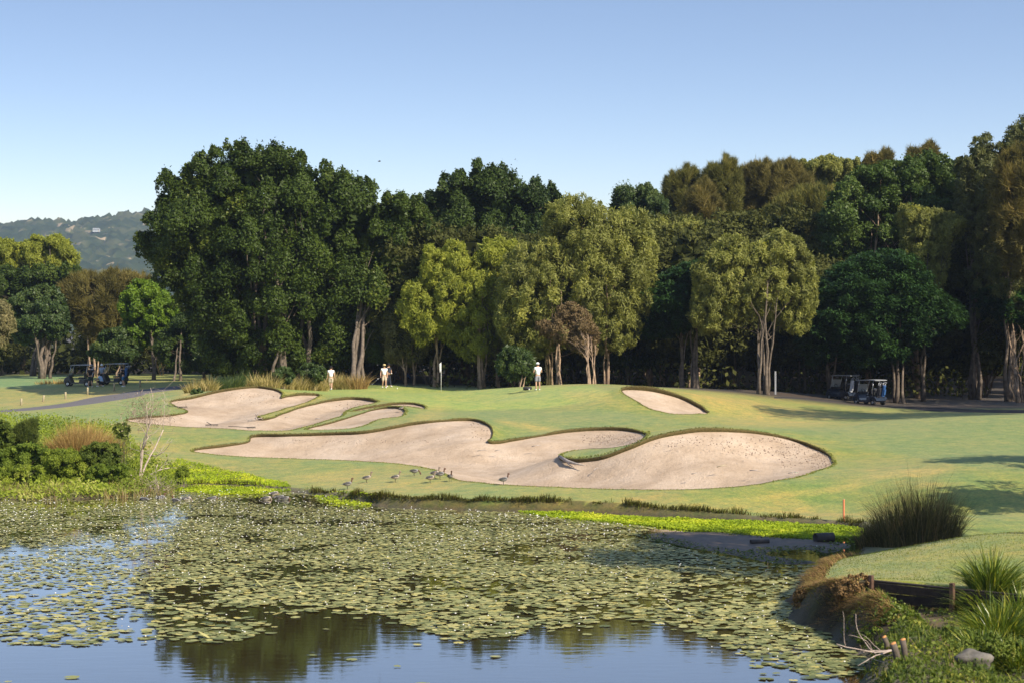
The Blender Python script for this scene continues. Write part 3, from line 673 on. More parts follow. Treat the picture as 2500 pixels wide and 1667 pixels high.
# paperbarks along the back of the green
tree('paperbark_tree', 'yellow green paperbark with several leaning stems behind the flagstick', c3([(170,1000),(240,830),(330,800),(350,600),(400,575),(450,620),(520,550),(600,570),(650,680),(720,620),(730,530),(800,560),(830,515),(880,560),(950,540),(960,620),(880,700),(830,800),(860,900),(840,1100),(800,1260),(700,1310),(600,1290),(520,1210),(450,1160),(330,1210),(250,1110)]), 152, 'bark', 'barklime', 36000, 'pale', [(1168,150),(1178,151),(1070,152)], 3, .24, thick=.8, fill=.8)
tree('paperbark_tree', 'broad light olive paperbark behind the man in the white cap', [(1215,700),(1230,630),(1280,600),(1318,590),(1328,510),(1370,490),(1400,488),(1470,500),(1490,530),(1530,505),(1572,520),(1605,600),(1600,720),(1572,790),(1545,850),(1440,862),(1380,840),(1300,885),(1240,850),(1205,790)], 146, 'bark', 'bark', 46000, 'pale', [(1360,143),(1345,146),(1480,146)], 3, .24, thick=.8)
tree('dry_paperbark_tree', 'small half bare paperbark with rusty brown leaves and pale slanting stems', c3([(1065,1090),(1110,1070),(1170,1080),(1230,980),(1290,945),(1350,980),(1400,1030),(1470,1140),(1440,1240),(1380,1270),(1290,1220),(1180,1170),(1100,1135)]), 140, 'bark', 'brown', 8500, 'pale', [(1434,137),(1440,137.5),(1452,138)], 2, .13, thick=.8, fill=.2, limbs=14)
tree('small_paperbark_tree', 'small low green paperbark beside the man in the white cap', c3([(818,1345),(830,1300),(855,1255),(905,1235),(1000,1255),(1055,1325),(1045,1400),(980,1430),(900,1405),(850,1380)]), 137, 'bark', 'mid', 7500, 'pale', [(1273,136),(1283,136.5)], 2, .13, thick=.9, fill=.5)
tree('poinciana_tree', 'dark blue green feathery spreading tree left of the pale trunked paperbark', c4([(318,975),(400,870),(500,805),(600,755),(700,705),(800,690),(860,720),(860,800),(800,900),(780,1000),(740,1100),(620,1160),(480,1180),(380,1160),(400,1060)]), 147, 'flat', 'flat', 26000, 'grey', [(1690,146),(1665,147)], 3, .26, thick=.95)
tree('paperbark_tree', 'pale trunked paperbark fanning out into many bare limbs left of the white post', c4([(735,745),(840,640),(930,555),(1040,555),(1090,620),(1170,570),(1250,515),(1330,540),(1420,600),(1470,700),(1500,800),(1500,960),(1440,1130),(1350,1150),(1250,1070),(1130,1040),(1000,1060),(900,1130),(790,1150),(715,1060),(740,880)]), 143, 'bark', 'bark', 30000, 'grey', [(1865,141)], 6, .27, thick=.75, fill=.45, limbs=26)  # grey bark instead of pale: the crown's shade put into the trunk colour
tree('paperbark_tree', 'light olive paperbark crown above the left feathery tree', c4([(400,520),(480,470),(560,480),(620,500),(680,460),(760,480),(860,490),(960,540),(930,640),(820,720),(600,780),(460,760),(400,640)]), 160, 'bark', 'bark', 20000, 'pale', [(1620,158),(1590,158)], 3, .22)
# she-oaks and gums on the skyline
tree('she_oak_tree', 'wispy she-oak, leftmost of the brown feathery skyline trees', c4([(555,255),(575,200),(620,155),(650,190),(690,122),(760,150),(790,250),(770,400),(720,500),(600,460),(570,360)]), 178, 'needle', 'needlegreen', 15000, 'grey', [(1660,178)], 2, .22, fill=.35, limbs=14)
tree('she_oak_tree', 'tall pointed she-oak in the middle of the brown skyline trees', c4([(790,190),(850,115),(890,140),(935,65),(990,90),(1030,160),(1045,300),(1010,500),(860,520),(760,470),(770,300)]), 176, 'needle', 'needlegreen', 18000, 'grey', [(1770,176)], 2, .24, fill=.5, limbs=12)
tree('she_oak_tree', 'rusty brown she-oak with three tops, widest of the feathery skyline trees', c4([(1040,115),(1085,130),(1120,92),(1160,120),(1205,80),(1240,130),(1330,88),(1400,140),(1480,230),(1510,420),(1460,540),(1300,610),(1150,580),(1060,420)]), 177, 'needle', 'needle', 26000, 'grey', [(1890,176),(1910,177)], 2, .25, fill=.7, limbs=14)
tree('she_oak_tree', 'rusty low she-oak in front of the wispy one on the skyline', c4([(690,330),(740,260),(810,205),(870,280),(920,380),(900,490),(820,560),(700,520),(640,440)]), 172, 'needle', 'needle', 12000, 'grey', [(1710,171)], 2, .2, fill=.5)
tree('gum_tree', 'small bright green gum on the skyline left of the she-oaks', c4([(222,385),(260,300),(320,255),(370,270),(430,235),(510,280),(560,330),(600,420),(570,520),(400,520),(260,470)]), 172, 'euc', 'mid', 13000, 'pale', [(1550,171)], 2, .2)
tree('gum_tree', 'light green gum showing on the skyline right of the rusty she-oak', c5([(60,285),(110,262),(150,275),(200,250),(300,258),(400,268),(330,380),(220,420),(110,400)]), 182, 'euc', 'bark', 13000, 'pale', [(2010,181)], 2, .25)
tree('she_oak_tree', 'spiky brown she-oak tip above the glossy broadleaf tree', c5([(610,255),(635,200),(660,225),(690,205),(742,158),(765,240),(740,330),(640,330)]), 178, 'needle', 'needle', 5000, 'grey', [(2250,177)], 1, .2, fill=.4)
tree('she_oak_tree', 'low brown she-oak tip between light gum and glossy broadleaf', c5([(405,280),(430,235),(470,245),(520,218),(560,275),(500,350),(420,340)]), 179, 'needle', 'needle', 4500, 'grey', [(2140,178)], 1, .2, fill=.4)
tree('broadleaf_tree', 'large glossy green broadleaf tree with pale bare branches, above the right golf carts', c5([(200,520),(240,440),(310,345),(400,295),(520,275),(600,255),(700,228),(800,250),(870,330),(870,500),(780,580),(640,600),(560,660),(450,700),(330,720),(220,750),(190,620)]), 158, 'broad', 'gloss', 36000, 'pale', [(2240,155),(2130,157)], 3, .34, fill=.8, limbs=18)
tree('willow_gum_tree', 'pale drooping willow-like tree in front of the glossy broadleaf', c5([(562,535),(590,480),(640,490),(720,500),(810,510),(895,560),(880,620),(815,660),(800,800),(780,890),(700,850),(650,750),(590,720),(590,600)]), 151, 'bark', 'bark', 17000, 'grey', [(2260,150)], 2, .22, fill=.6)
tree('poinciana_tree', 'dark blue green feathery tree hanging low over the right golf carts', c5([(100,960),(150,890),(200,840),(280,740),(400,690),(560,680),(660,740),(720,850),(820,920),(900,1000),(870,1060),(760,1100),(660,1150),(580,1230),(440,1250),(330,1262),(300,1210),(150,1245),(95,1150)]), 149, 'flat', 'flat', 36000, 'grey', [(2190,148),(2025,150)], 3, .28, thick=.9)
tree('gum_tree', 'tallest gum at the right edge with sparse top and brown patches', c5([(850,255),(870,215),(905,260),(920,195),(945,145),(1000,145),(1015,195),(1060,190),(1080,140),(1125,100),(1176,45),(1280,30),(1300,600),(1280,900),(1176,1000),(1050,1060),(950,1000),(900,850),(930,700),(860,500)]), 152, 'euc', 'olive', 40000, 'grey', [(2470,150),(2380,153)], 4, .34, fill=.8, limbs=22)
tree('she_oak_tree', 'brown wispy she-oak filling the right edge below the tallest gum', c5([(1010,330),(1080,230),(1176,180),(1290,150),(1300,800),(1150,820),(1040,700)]), 146, 'needle', 'needle', 15000, 'grey', [(2520,144)], 2, .25, fill=.4)
tree('leaning_paperbark_tree', 'sunlit paperbark with a leaning bare limb at the right edge', c5([(940,900),(1000,850),(1100,880),(1200,860),(1290,900),(1290,1100),(1200,1090),(1080,1060),(980,1000)]), 151, 'flat', 'flat', 9000, 'pale', [(2482,148),(2500,148)], 3, .22, fill=.5, limbs=8)
# fillers that close the wall of leaves
S = lambda *p: list(p)
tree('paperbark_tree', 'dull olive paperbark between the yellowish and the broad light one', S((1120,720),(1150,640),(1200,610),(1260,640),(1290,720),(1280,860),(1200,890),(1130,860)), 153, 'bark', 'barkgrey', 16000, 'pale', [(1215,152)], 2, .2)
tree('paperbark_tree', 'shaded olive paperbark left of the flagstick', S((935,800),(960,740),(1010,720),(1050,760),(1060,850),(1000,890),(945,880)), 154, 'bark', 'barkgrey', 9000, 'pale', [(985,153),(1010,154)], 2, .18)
tree('paperbark_tree', 'light olive paperbark filling the gap right of the broad light one', S((1570,640),(1600,560),(1680,530),(1740,560),(1760,680),(1700,740),(1600,760)), 164, 'bark', 'bark', 15000, 'pale', [(1640,163)], 2, .2)
tree('she_oak_tree', 'dark green she-oak mass below the skyline between rusty and glossy trees', S((1830,560),(1880,500),(1960,460),(2040,470),(2060,560),(2000,700),(1900,720),(1840,660)), 168, 'needle', 'needlegreen', 20000, 'grey', [(1960,167)], 2, .24, fill=1.2)
tree('gum_tree', 'olive gum below the three topped rusty she-oak', S((1560,520),(1640,480),(1760,500),(1860,480),(1900,560),(1860,640),(1700,600),(1580,600)), 182, 'euc', 'olive', 18000, 'grey', [(1740,181)], 2, .24, fill=1.2)
tree('gum_tree', 'dark olive gum behind the pale drooping tree', S((2230,520),(2300,420),(2400,380),(2480,440),(2480,640),(2440,800),(2330,820),(2260,700)), 168, 'euc', 'olive', 26000, 'grey', [(2340,167)], 2, .26, fill=1.3)
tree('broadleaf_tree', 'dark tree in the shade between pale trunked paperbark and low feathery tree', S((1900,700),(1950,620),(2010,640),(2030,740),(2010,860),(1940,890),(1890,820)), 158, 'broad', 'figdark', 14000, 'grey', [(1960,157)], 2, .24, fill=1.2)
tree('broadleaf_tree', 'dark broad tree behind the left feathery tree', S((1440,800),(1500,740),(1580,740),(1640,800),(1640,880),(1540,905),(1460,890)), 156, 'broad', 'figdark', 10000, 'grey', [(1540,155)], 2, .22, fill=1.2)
# left of the fig
tree('paperbark_tree', 'tall yellowish brown paperbark, highest of the trees at the left edge', c1([(-160,440),(-60,410),(60,393),(120,430),(185,418),(240,368),(330,388),(420,362),(480,408),(510,470),(552,510),(530,600),(400,640),(150,620),(-160,620)]), 222, 'bark', 'barklime', 18000, 'grey', [(120,220),(60,220)], 2, .3, leafk=1.25, lobek=1.4)
tree('fig_tree', 'dark green tree with a light fringe below the yellowish brown paperbark', c1([(-160,620),(0,598),(100,588),(200,610),(300,598),(420,578),(500,600),(560,608),(605,640),(540,720),(480,760),(380,900),(200,960),(-160,960)]), 212, 'fig', 'fig', 17000, 'grey', [(80,210)], 2, .4, leafk=1.3, lobek=1.3)
tree('round_fig_tree', 'round crowned dull green tree on a thick fluted trunk at the far left', c1([(68,880),(85,820),(120,790),(200,738),(260,725),(320,708),(400,730),(440,800),(460,880),(475,960),(430,1060),(330,1080),(250,1075),(150,1110),(100,1050),(85,960)]), 196, 'broad', 'mid', 17000, 'grey', [(104,195),(112,195.6),(98,196)], 3, .4, leafk=1.15)
tree('she_oak_tree', 'brown she-oak between the round crowned tree and the bright green tree', c1([(430,720),(520,660),(620,638),(700,655),(780,615),(880,640),(960,650),(1070,660),(960,760),(910,880),(850,960),(760,1020),(660,1110),(560,1010),(450,900)]), 202, 'needle', 'needle', 20000, 'pale', [(215,200),(228,201)], 2, .24, leafk=1.2, lobek=1.2)
tree('bright_tree', 'bright lime green tree left of the huge fig', c1([(845,830),(905,740),(960,670),(1010,690),(1060,668),(1130,730),(1215,790),(1235,870),(1180,960),(1200,1030),(1060,1070),(980,1135),(900,1060),(870,950)]), 188, 'broad', 'bright', 17000, 'grey', [(372,187)], 3, .25, leafk=1.2)
tree('low_tree', 'low mid green tree behind the left golf carts', c1([(605,1160),(660,1110),(720,1040),(800,1000),(880,1030),(930,1110),(950,1190),(880,1230),(720,1225),(640,1190)]), 186, 'broad', 'mid', 9000, 'pale', [(285,185),(300,186)], 2, .2)
tree('weeping_tree', 'pale weeping tree cut off by the left edge', c1([(-200,900),(-60,830),(20,820),(60,850),(100,960),(102,1020),(60,1060),(20,1150),(-60,1130),(-200,1100)]), 178, 'bark', 'weep', 7000, 'pale', [(-40,177)], 2, .25, fill=.2)
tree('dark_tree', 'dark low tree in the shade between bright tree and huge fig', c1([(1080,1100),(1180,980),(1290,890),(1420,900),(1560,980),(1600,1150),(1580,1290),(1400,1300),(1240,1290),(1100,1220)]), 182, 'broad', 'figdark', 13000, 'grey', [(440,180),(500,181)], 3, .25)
# trees that stand deeper in the wood: three kinds of mesh shared by all of them
def wood_proto(k):
    h = 11+k*1.2; p = [(-3.6, 2.6), (-4.3, 5.5), (-3.8, 9), (-1.8, h), (1.2, h+.4), (3.4, 9.3), (4.4, 6), (3.8, 2.8), (1.5, 1.8), (-1.5, 1.9)]
    D = 160; poly = [(CX+x*F/D, HY-(z-CH)*F/D) for x, z in p]
    (V, Fc, var), lobes, rr = crown_arrays(poly, D, 'broad', 9000, .95, 1.6, 1.25, 1.2)
    V = V-[0, D, 0]; lobes = lobes-[0, D, 0]
    cm = npmesh('crown', V, Fc, False, {'var': var})
    b = [np.array([rng.normal()*.3, rng.normal()*.3, -.3]) for _ in range(4)]
    Vt, Ft = tubes(trunk_paths(b, lobes[rng.permutation(len(lobes))[:4]], 0, [.2, .16, .14, .12])); tm = npmesh('trunk', Vt, Ft, True)
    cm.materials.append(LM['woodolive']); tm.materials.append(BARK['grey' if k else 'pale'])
    return cm, tm
protos = [wood_proto(k) for k in range(3)]
spots = []
for row, (d, x0, x1, st) in enumerate(((158, 960, 2560, 105), (166, 700, 2600, 120), (176, 330, 2640, 130), (187, 250, 2700, 150), (198, -60, 2700, 150), (212, -150, 2600, 190))):
    for x in np.arange(x0, x1, st): spots.append((x+rng.uniform(-.3, .3)*st, d+rng.uniform(-3, 3)))
for x, d in spots:
    if 1480 < x < 1640 and d < 162: continue
    if x < 640 and d < 206: continue
    b = on(x, d); cm, tm = protos[rng.integers(3)]
    s = .8+.35*rng.random()
    if x < 420: s *= .72
    o = empty('woodland_tree', b, rng.uniform(0, 6.28), 'dark tree standing deep in the shaded wood behind the front row', 'tree', 'trees deep in the shaded wood'); o.scale = (s, s, s)
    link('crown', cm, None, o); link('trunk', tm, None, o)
# undergrowth at the back of the wood, one mass
nu = 26000; ux = rng.uniform(-75, 105, nu); ud = rng.uniform(205, 232, nu)+np.where(ux < -30, 12, 0); uh = (2.5+5*vnoise(np.c_[ux, ud], .12, 41))
UP = np.c_[ux, ud, 1.9+uh*rng.random(nu)**.8]
V_, F_, v_ = leafcloud(UP, rdir(nu), nrm(rdir(nu)+[0, -.5, .4]), rng.uniform(.6, 1.2, nu), rng.uniform(.4, .8, nu), rng.random(nu), .1)
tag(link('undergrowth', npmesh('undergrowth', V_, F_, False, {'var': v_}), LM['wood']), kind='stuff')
# out of the picture to the right: the trees whose shadows fall on fairway, pond and carts
def shade_tree(x, y, rr, z0, z1, n, label, leaf='olive'):
    D = y; mx = CX+x*F/D; a = np.linspace(0, 2*np.pi, 14, endpoint=False)
    poly = [(CX+(x+rr*math.cos(t)*(1+.12*math.sin(3*t)))*F/D, HY-((z0+z1)/2+(z1-z0)/2*math.sin(t)-CH)*F/D) for t in a]
    return tree('shade_tree', label, poly, D, 'euc', leaf, n, 'grey', [(mx, D)], 3, .28, 'trees beyond the right edge', thick=.9, fill=1.)
nu = 15000; ux = rng.uniform(1050, 2600, nu); ud = rng.uniform(150, 186, nu); q = np.c_[(ux-CX)/F*ud, ud]; pt = sstep(vnoise(q, .16, 43), .42, .6); kq = rng.random(nu) < pt; q = q[kq]; pt = pt[kq]; nu = len(q)
V_, F_, v_ = leafcloud(np.c_[q, 1.7+.3*rng.random(nu)+2.6*pt*rng.random(nu)], rdir(nu), nrm(rdir(nu)+[0, -.4, .5]), rng.uniform(.25, .6, nu), rng.uniform(.15, .32, nu), rng.random(nu), .1)
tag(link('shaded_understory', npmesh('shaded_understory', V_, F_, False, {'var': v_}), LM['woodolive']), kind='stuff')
shade_tree(19.6, 54, 4.8, 5.5, 14, 7650, 'gum beyond the right edge shading the tall rushes and the inlet')
shade_tree(27.6, 77.5, 3.7, 4.5, 9.5, 4590, 'gum beyond the right edge shading a strip of the fairway')
shade_tree(25.2, 67.5, 2.6, 5, 9, 2677, 'slim gum beyond the right edge shading the slope above the rushes')
shade_tree(36.5, 114, 4.6, 6.5, 19, 6885, 'gum beyond the right edge shading the far hollow')
shade_tree(43, 121, 5.5, 4, 17, 6885, 'gum beyond the right edge shading the hollow by the path')
shade_tree(42, 129, 5, 3, 16, 6885, 'gum beyond the right edge shading the parked golf carts')
shade_tree(45, 138, 5.5, 3, 17, 6885, 'gum beyond the right edge nearest the wood')
shade_tree(36.5, 105.5, 5.6, 12, 22, 6120, 'tall gum beyond the right edge shading the dry slope')
shade_tree(18.6, 48.2, 4.0, 9, 15, 6000, 'gum beyond the right edge shading the pond off the near bank')
# ---------------------------------------------------------------- grass fringes, reeds, shrubs, lilies
def blades(P, h, lean, w, var, seg=3, bendk=1.):
    """curved grass blades: root points, heights, lean vectors (xy), widths -> V,F,var"""
    n = len(P); t = np.linspace(0, 1, seg+1); yaw = rng.uniform(0, np.pi, n); side = np.stack([np.cos(yaw), np.sin(yaw), np.zeros(n)], 1)
    X = np.concatenate([lean, np.zeros((n, 1))], 1)
    pts = P[:, None]+np.array([0, 0, 1.])*(h[:, None]*(t-.28*bendk*np.linalg.norm(lean, axis=1)[:, None]/np.maximum(h[:, None], .01)*t**2))[..., None]+X[:, None]*(t**1.7)[None, :, None]
    ww = w[:, None]*np.array([1, .9, .62, .12] if seg == 3 else np.linspace(1, .12, seg+1))[None]
    V = np.stack([pts-side[:, None]*ww[..., None]*.5, pts+side[:, None]*ww[..., None]*.5], 2)     # n,seg+1,2,3
    V = V.reshape(-1, 3); k = (seg+1)*2; b = np.arange(n)[:, None]*k; s = np.arange(seg)[None]*2
    Fc = np.stack([b+s, b+s+1, b+s+3, b+s+2], -1).reshape(-1, 4); return V, Fc, np.repeat(var, k)
def cat_(*parts):
    Vs, Fs, vs, o = [], [], [], 0
    for V, Fc, v in parts: Vs.append(V); Fs.append(Fc+o); vs.append(v); o += len(V)
    return np.concatenate(Vs), np.concatenate(Fs), np.concatenate(vs)
LM.update({
 'turf': leafmat('turf_blade', (.09, .13, .03), (.24, .26, .06), (.36, .28, .10), .25, .8, .1),
 'turfbright': leafmat('lush_turf_blade', (.10, .17, .025), (.24, .33, .05), None, .3, .8, .1),
 'thatchb': leafmat('dry_fringe_blade', (.10, .075, .035), (.26, .19, .075), (.20, .22, .05), .15, .9, .05),
 'lime': leafmat('lime_water_weed_leaf', (.13, .21, .012), (.40, .48, .02), (.58, .58, .04), .3, .6, .2),
 'fringe': leafmat('bank_edge_grass', (.06, .055, .02), (.20, .17, .05), (.24, .27, .05), .2, .9, .05),
 'rush': leafmat('dark_rush_blade', (.055, .055, .02), (.17, .145, .055), (.30, .20, .10), .2, .6, .2),
 'tan': leafmat('tan_tussock_blade', (.20, .12, .045), (.44, .29, .11), (.55, .40, .15), .25, .8, .1),
 'straw': leafmat('straw_grass_blade', (.20, .17, .05), (.46, .37, .14), (.58, .46, .24), .25, .8, .1),
 'mat': leafmat('strappy_leaf', (.05, .09, .012), (.17, .23, .025), (.40, .38, .05), .3, .35, .45),
 'shrub': leafmat('pond_shrub_leaf', (.07, .115, .015), (.20, .26, .03), (.34, .36, .05), .3, .6, .2),
 'shrubdark': leafmat('dark_shrub_leaf', (.045, .075, .012), (.15, .19, .026), (.30, .29, .05), .25, .6, .2),
 'feather': leafmat('feathery_shrub_leaf', (.05, .08, .02), (.15, .18, .04), None, .3, .7, .1),
 'herb': leafmat('low_herb_leaf', (.09, .13, .02), (.30, .36, .035), (.46, .44, .13), .35, .6, .2),
 'palereed': leafmat('pale_reed_blade', (.16, .14, .05), (.40, .36, .16), (.30, .16, .08), .25, .8, .1),
 'twig': leafmat('grey_brown_twig', (.15, .105, .075), (.36, .27, .20), None, 0., .9, .05),
 'creeper': leafmat('bank_creeper_leaf', (.06, .10, .012), (.19, .24, .03), (.36, .24, .07), .35, .5, .3),
 'deadherb': leafmat('dry_bank_tuft', (.12, .075, .035), (.32, .20, .09), (.26, .26, .06), .2, .9, .05),
})
# fringes along the bunker lips and the cut edge of the pond, one mass of blades
fr = []
for k, (B, lip, out) in BW.items():
    n = len(B); m = int(n*17); i = rng.integers(0, n, m); j = (i+1) % n; t = rng.random(m)[:, None]
    p = B[i]*(1-t)+B[j]*t+out[i]*rng.uniform(-.03, .16, m)[:, None]
    L = lip[i]; z = land(p+out[i]*.12)-.01; hh = .05+.35*L*rng.random(m)+.03*rng.random(m)
    fr.append(blades(np.c_[p, z], hh, -out[i]*(.05+.5*L*rng.random(m))[:, None]+rng.normal(size=(m, 2))*.03, np.full(m, .022)+.02*rng.random(m), rng.random(m), 3))
    bad = None
tag(link('lip_fringe', (lambda a: npmesh('lip_fringe', a[0], a[1], False, {'var': a[2]}))(cat_(*fr)), LM['turf']), kind='stuff')
sh = _sh[(_sh[:, 1] > 56)]; m = 24000; i = rng.integers(0, len(sh)-1, m); t = rng.random(m)[:, None]; p = sh[i]*(1-t)+sh[i+1]*t+np.c_[rng.normal(size=m)*.1, .12+.28*rng.random(m)]
px_ = CX+F*p[:, 0]/p[:, 1]; dens = np.interp(px_, [-500, 700, 900, 1000, 1250, 1600, 2100], [.3, .4, .9, 1, 1, .6, .4])*np.maximum(sstep(vnoise(p, .8, 44)*.6+vnoise(p, 2.6, 45)*.4, .3, .62), .8*np.interp(px_, [850, 950, 1230, 1350], [0, 1, 1, 0])); keepm = rng.random(m) < dens; p = p[keepm]; m = len(p)
z = np.maximum(land(p), .06); hh = (.06+.30*vnoise(p, 1.6, 46))*rng.uniform(.5, 1.2, m)
tag(link('shore_fringe', (lambda a: npmesh('shore_fringe', a[0], a[1], False, {'var': a[2]}))(blades(np.c_[p, z-.03], hh, np.c_[rng.normal(size=m)*.06, -.05-.2*rng.random(m)], .018+.015*rng.random(m), rng.random(m))), LM['fringe']), kind='stuff')
# bright weed along the margins
def inside_px(poly, n, z0=None):
    pl = np.array(poly, float); P = np.stack([rng.uniform(pl[:, 0].min(), pl[:, 0].max(), n*3), rng.uniform(pl[:, 1].min(), pl[:, 1].max(), n*3)], 1); P = P[inpoly(P, pl)][:n]
    d = (CH-(z0 or .05))*F/(P[:, 1]-HY); return np.c_[(P[:, 0]-CX)/F*d, d]
wp = [inside_px([(432,1150),(500,1156),(600,1168),(700,1184),(712,1196),(640,1204),(540,1206),(440,1196),(380,1185)], 13000), inside_px([(760,1206),(860,1212),(920,1226),(880,1236),(790,1222)], 900),
      inside_px([(1262,1246),(1330,1246),(1420,1251),(1600,1260),(1800,1270),(2060,1281),(2125,1298),(2110,1312),(1960,1310),(1820,1302),(1700,1293),(1600,1282),(1480,1272),(1360,1262)], 24000)]
W_ = np.concatenate(wp); n = len(W_); z = np.maximum(land(W_), .0)+rng.uniform(.015, .09, n)*(.4+1.1*vnoise(W_, 1.4, 51))
tag(link('lime_water_weed', (lambda a: npmesh('lime_water_weed', a[0], a[1], False, {'var': a[2]}))(leafcloud(np.c_[W_, z], nrm(rdir(n)*np.array([1, 1, .6])), nrm(rdir(n)*.6+[0, -.2, .9]), rng.uniform(.06, .14, n), rng.uniform(.035, .075, n), np.clip(.75*vnoise(W_, .8, 52)+.35*rng.random(n), 0, 1), .1)), LM['lime']), kind='stuff')
# mud bar at the right margin and black mud along the shore
M['mud'] = simple('wet_mud', (.115, .08, .05), .6, .35, 3, spec=.5, bumps=.4)
mp = [(1560,1304),(1640,1296),(1760,1297),(1900,1310),(2010,1316),(2090,1330),(2030,1352),(1960,1342),(1880,1352),(2010,1372),(1900,1378),(1760,1352),(1640,1330)]
mw = np.array([drop(x, y, .0)[:2] for x, y in mp]); mw = resample(smooth_poly(mw, True, 5), .3); mi = inside_px(mp, 1200, .0); mi = mi[polydist(mi, mw)[0] > .12]
mv, _, mf, *_r = geometry.delaunay_2d_cdt([Vector(p) for p in np.concatenate([mw, mi]).tolist()], [(i, (i+1) % len(mw)) for i in range(len(mw))], [], 0, 1e-4)
mv = np.array([tuple(v) for v in mv]); mt = np.array(mf); mt = mt[inpoly(mv[mt].mean(1), mw)]; dd, _ = polydist(mv, mw)
a, b, c = mv[mt[:, 0]], mv[mt[:, 1]], mv[mt[:, 2]]; s = ((b-a)[:, 0]*(c-a)[:, 1]-(b-a)[:, 1]*(c-a)[:, 0]) < 0; mt[s] = mt[s][:, ::-1]
tag(link('mud_bank', npmesh('mud_bank', np.c_[mv, -.02+.05*sstep(dd, 0, .5)+.035*(vnoise(mv, 1.2, 61)-.45)*sstep(dd, .1, .6)], mt, True), M['mud']), kind='structure')

lp = inside_px(mp, 2600, .0); lp = lp[polydist(lp, mw)[0] < .9]; m = len(lp)
tag(link('mud_litter', (lambda a: npmesh('mud_litter', a[0], a[1], False, {'var': a[2]}))(leafcloud(np.c_[lp, .02+.06*rng.random(m)], nrm(rdir(m)*[1, 1, .3]), nrm(rdir(m)*.4+[0, 0, 1]), rng.uniform(.05, .16, m), rng.uniform(.03, .09, m), rng.random(m), .1)), LM['shrubdark']), kind='stuff')
# plants that are things of their own: a leafy crown and stems
def shrub(name, label, poly, d, style, leaf, n, base=None, group=None, cat='shrub', leafk=.4, lobek=.35, thick=.9, z0=None, stemn=7, bark='grey', fill=.6):
    (V, Fc, var), lobes, rr = crown_arrays(poly, d, style, n, thick, fill, leafk, lobek); poly = np.array(poly, float)
    bx = (poly[:, 0].min()+poly[:, 0].max())/2 if base is None else base
    b0 = on(bx, d); 
    if z0 is not None: b0[2] = z0
    pass
    o = empty(name, b0, 0, label, cat, group)
    link('foliage', npmesh('foliage', V-b0, Fc, False, {'var': var}), LM[leaf], o)
    ps = []
    for i in rng.permutation(len(lobes))[:stemn]: ps += trunk_paths([b0+np.array([rng.normal()*.15, rng.normal()*.15, -.1])], [lobes[i]], 0, [.035])
    tube_obj('stems', [(p-b0, q) for p, q in ps], BARK[bark], o, 5); return o
c6 = lambda L: [(x/3.92, 850+y/3.92) for x, y in L]
shrub('shrub', 'dark green rounded shrub cut off by the left edge above the pond', c6([(-120,690),(0,675),(60,700),(100,760),(130,860),(120,960),(60,1050),(-120,1060)]), 88.5, 'broad', 'shrubdark', 6500, leafk=.3, lobek=.3)
shrub('feathery_shrub', 'olive feathery shrub between dark left shrub and tan tussock', c6([(100,800),(180,740),(250,710),(335,675),(360,740),(360,830),(320,920),(230,960),(140,930),(90,870)]), 89.5, 'needle', 'feather', 5200, leafk=.42)
shrub('shrub', 'dark round leafed shrub in front of the bare sapling', c6([(770,1040),(800,960),(870,915),(960,900),(1060,905),(1130,930),(1165,1000),(1140,1080),(1080,1130),(980,1140),(860,1130),(790,1090)]), 86.5, 'broad', 'shrubdark', 6200, leafk=.34)
shrub('shrub', 'yellow green shrub at the foot of the dark left shrubs', c6([(-80,1010),(60,960),(160,930),(280,900),(380,920),(470,960),(520,1040),(480,1120),(330,1170),(120,1180),(-80,1160)]), 87.5, 'broad', 'shrub', 9500, leafk=.34)
shrub('shrub', 'bright low herb bank in front of the tan tussock', c6([(440,1010),(540,960),(640,950),(740,1000),(810,1090),(860,1150),(900,1230),(760,1290),(560,1270),(430,1190)]), 86.2, 'broad', 'herb', 9500, leafk=.3)
shrub('shrub', 'small mixed green shrub below the dark round leafed one', c6([(840,1160),(950,1110),(1080,1130),(1180,1110),(1220,1150),(1240,1210),(1100,1270),(960,1270),(870,1240)]), 85.3, 'broad', 'shrub', 5200, leafk=.3)
shrub('shrub', 'pale speckled herb bank at the water edge, far left', c6([(-80,1150),(60,1150),(220,1120),(380,1130),(450,1210),(440,1310),(300,1380),(60,1390),(-80,1380)]), 84.6, 'broad', 'herb', 8500, leafk=.3)
shrub('small_shrub', 'small leafy green shrub right of the twiggy brown bush', c6([(1670,1180),(1710,1140),(1760,1125),(1805,1160),(1815,1200),(1760,1225),(1690,1225)]), 86.8, 'broad', 'herb', 1600, leafk=.28, lobek=.28)
shrub('green_sprig_shrub', 'thin green shrub between tan tussock and bare sapling', c6([(1080,760),(1130,710),(1190,700),(1240,760),(1230,840),(1180,890),(1110,850)]), 89.5, 'broad', 'shrubdark', 900, leafk=.32, lobek=.3, fill=.1, stemn=12)
shrub('shrub', 'rounded green bush behind the upper left bunker', c2([(905,1465),(930,1430),(970,1405),(1010,1420),(1040,1460),(1020,1500),(950,1510),(910,1500)]), 136, 'broad', 'mid', 2600, leafk=.6, lobek=.4)
shrub('shrub', 'dull green bush behind the walking man in white', c2([(1070,1430),(1110,1385),(1170,1395),(1225,1410),(1240,1460),(1190,1500),(1110,1500)]), 140, 'broad', 'mid', 3000, leafk=.6, lobek=.4)
shrub('small_shrub', 'small bright green bush at the corner of the upper left bunker', [(466,958),(474,951),(485,950),(494,954),(496,962),(480,964),(468,963)], 128, 'broad', 'mid', 700, leafk=.45, lobek=.25)
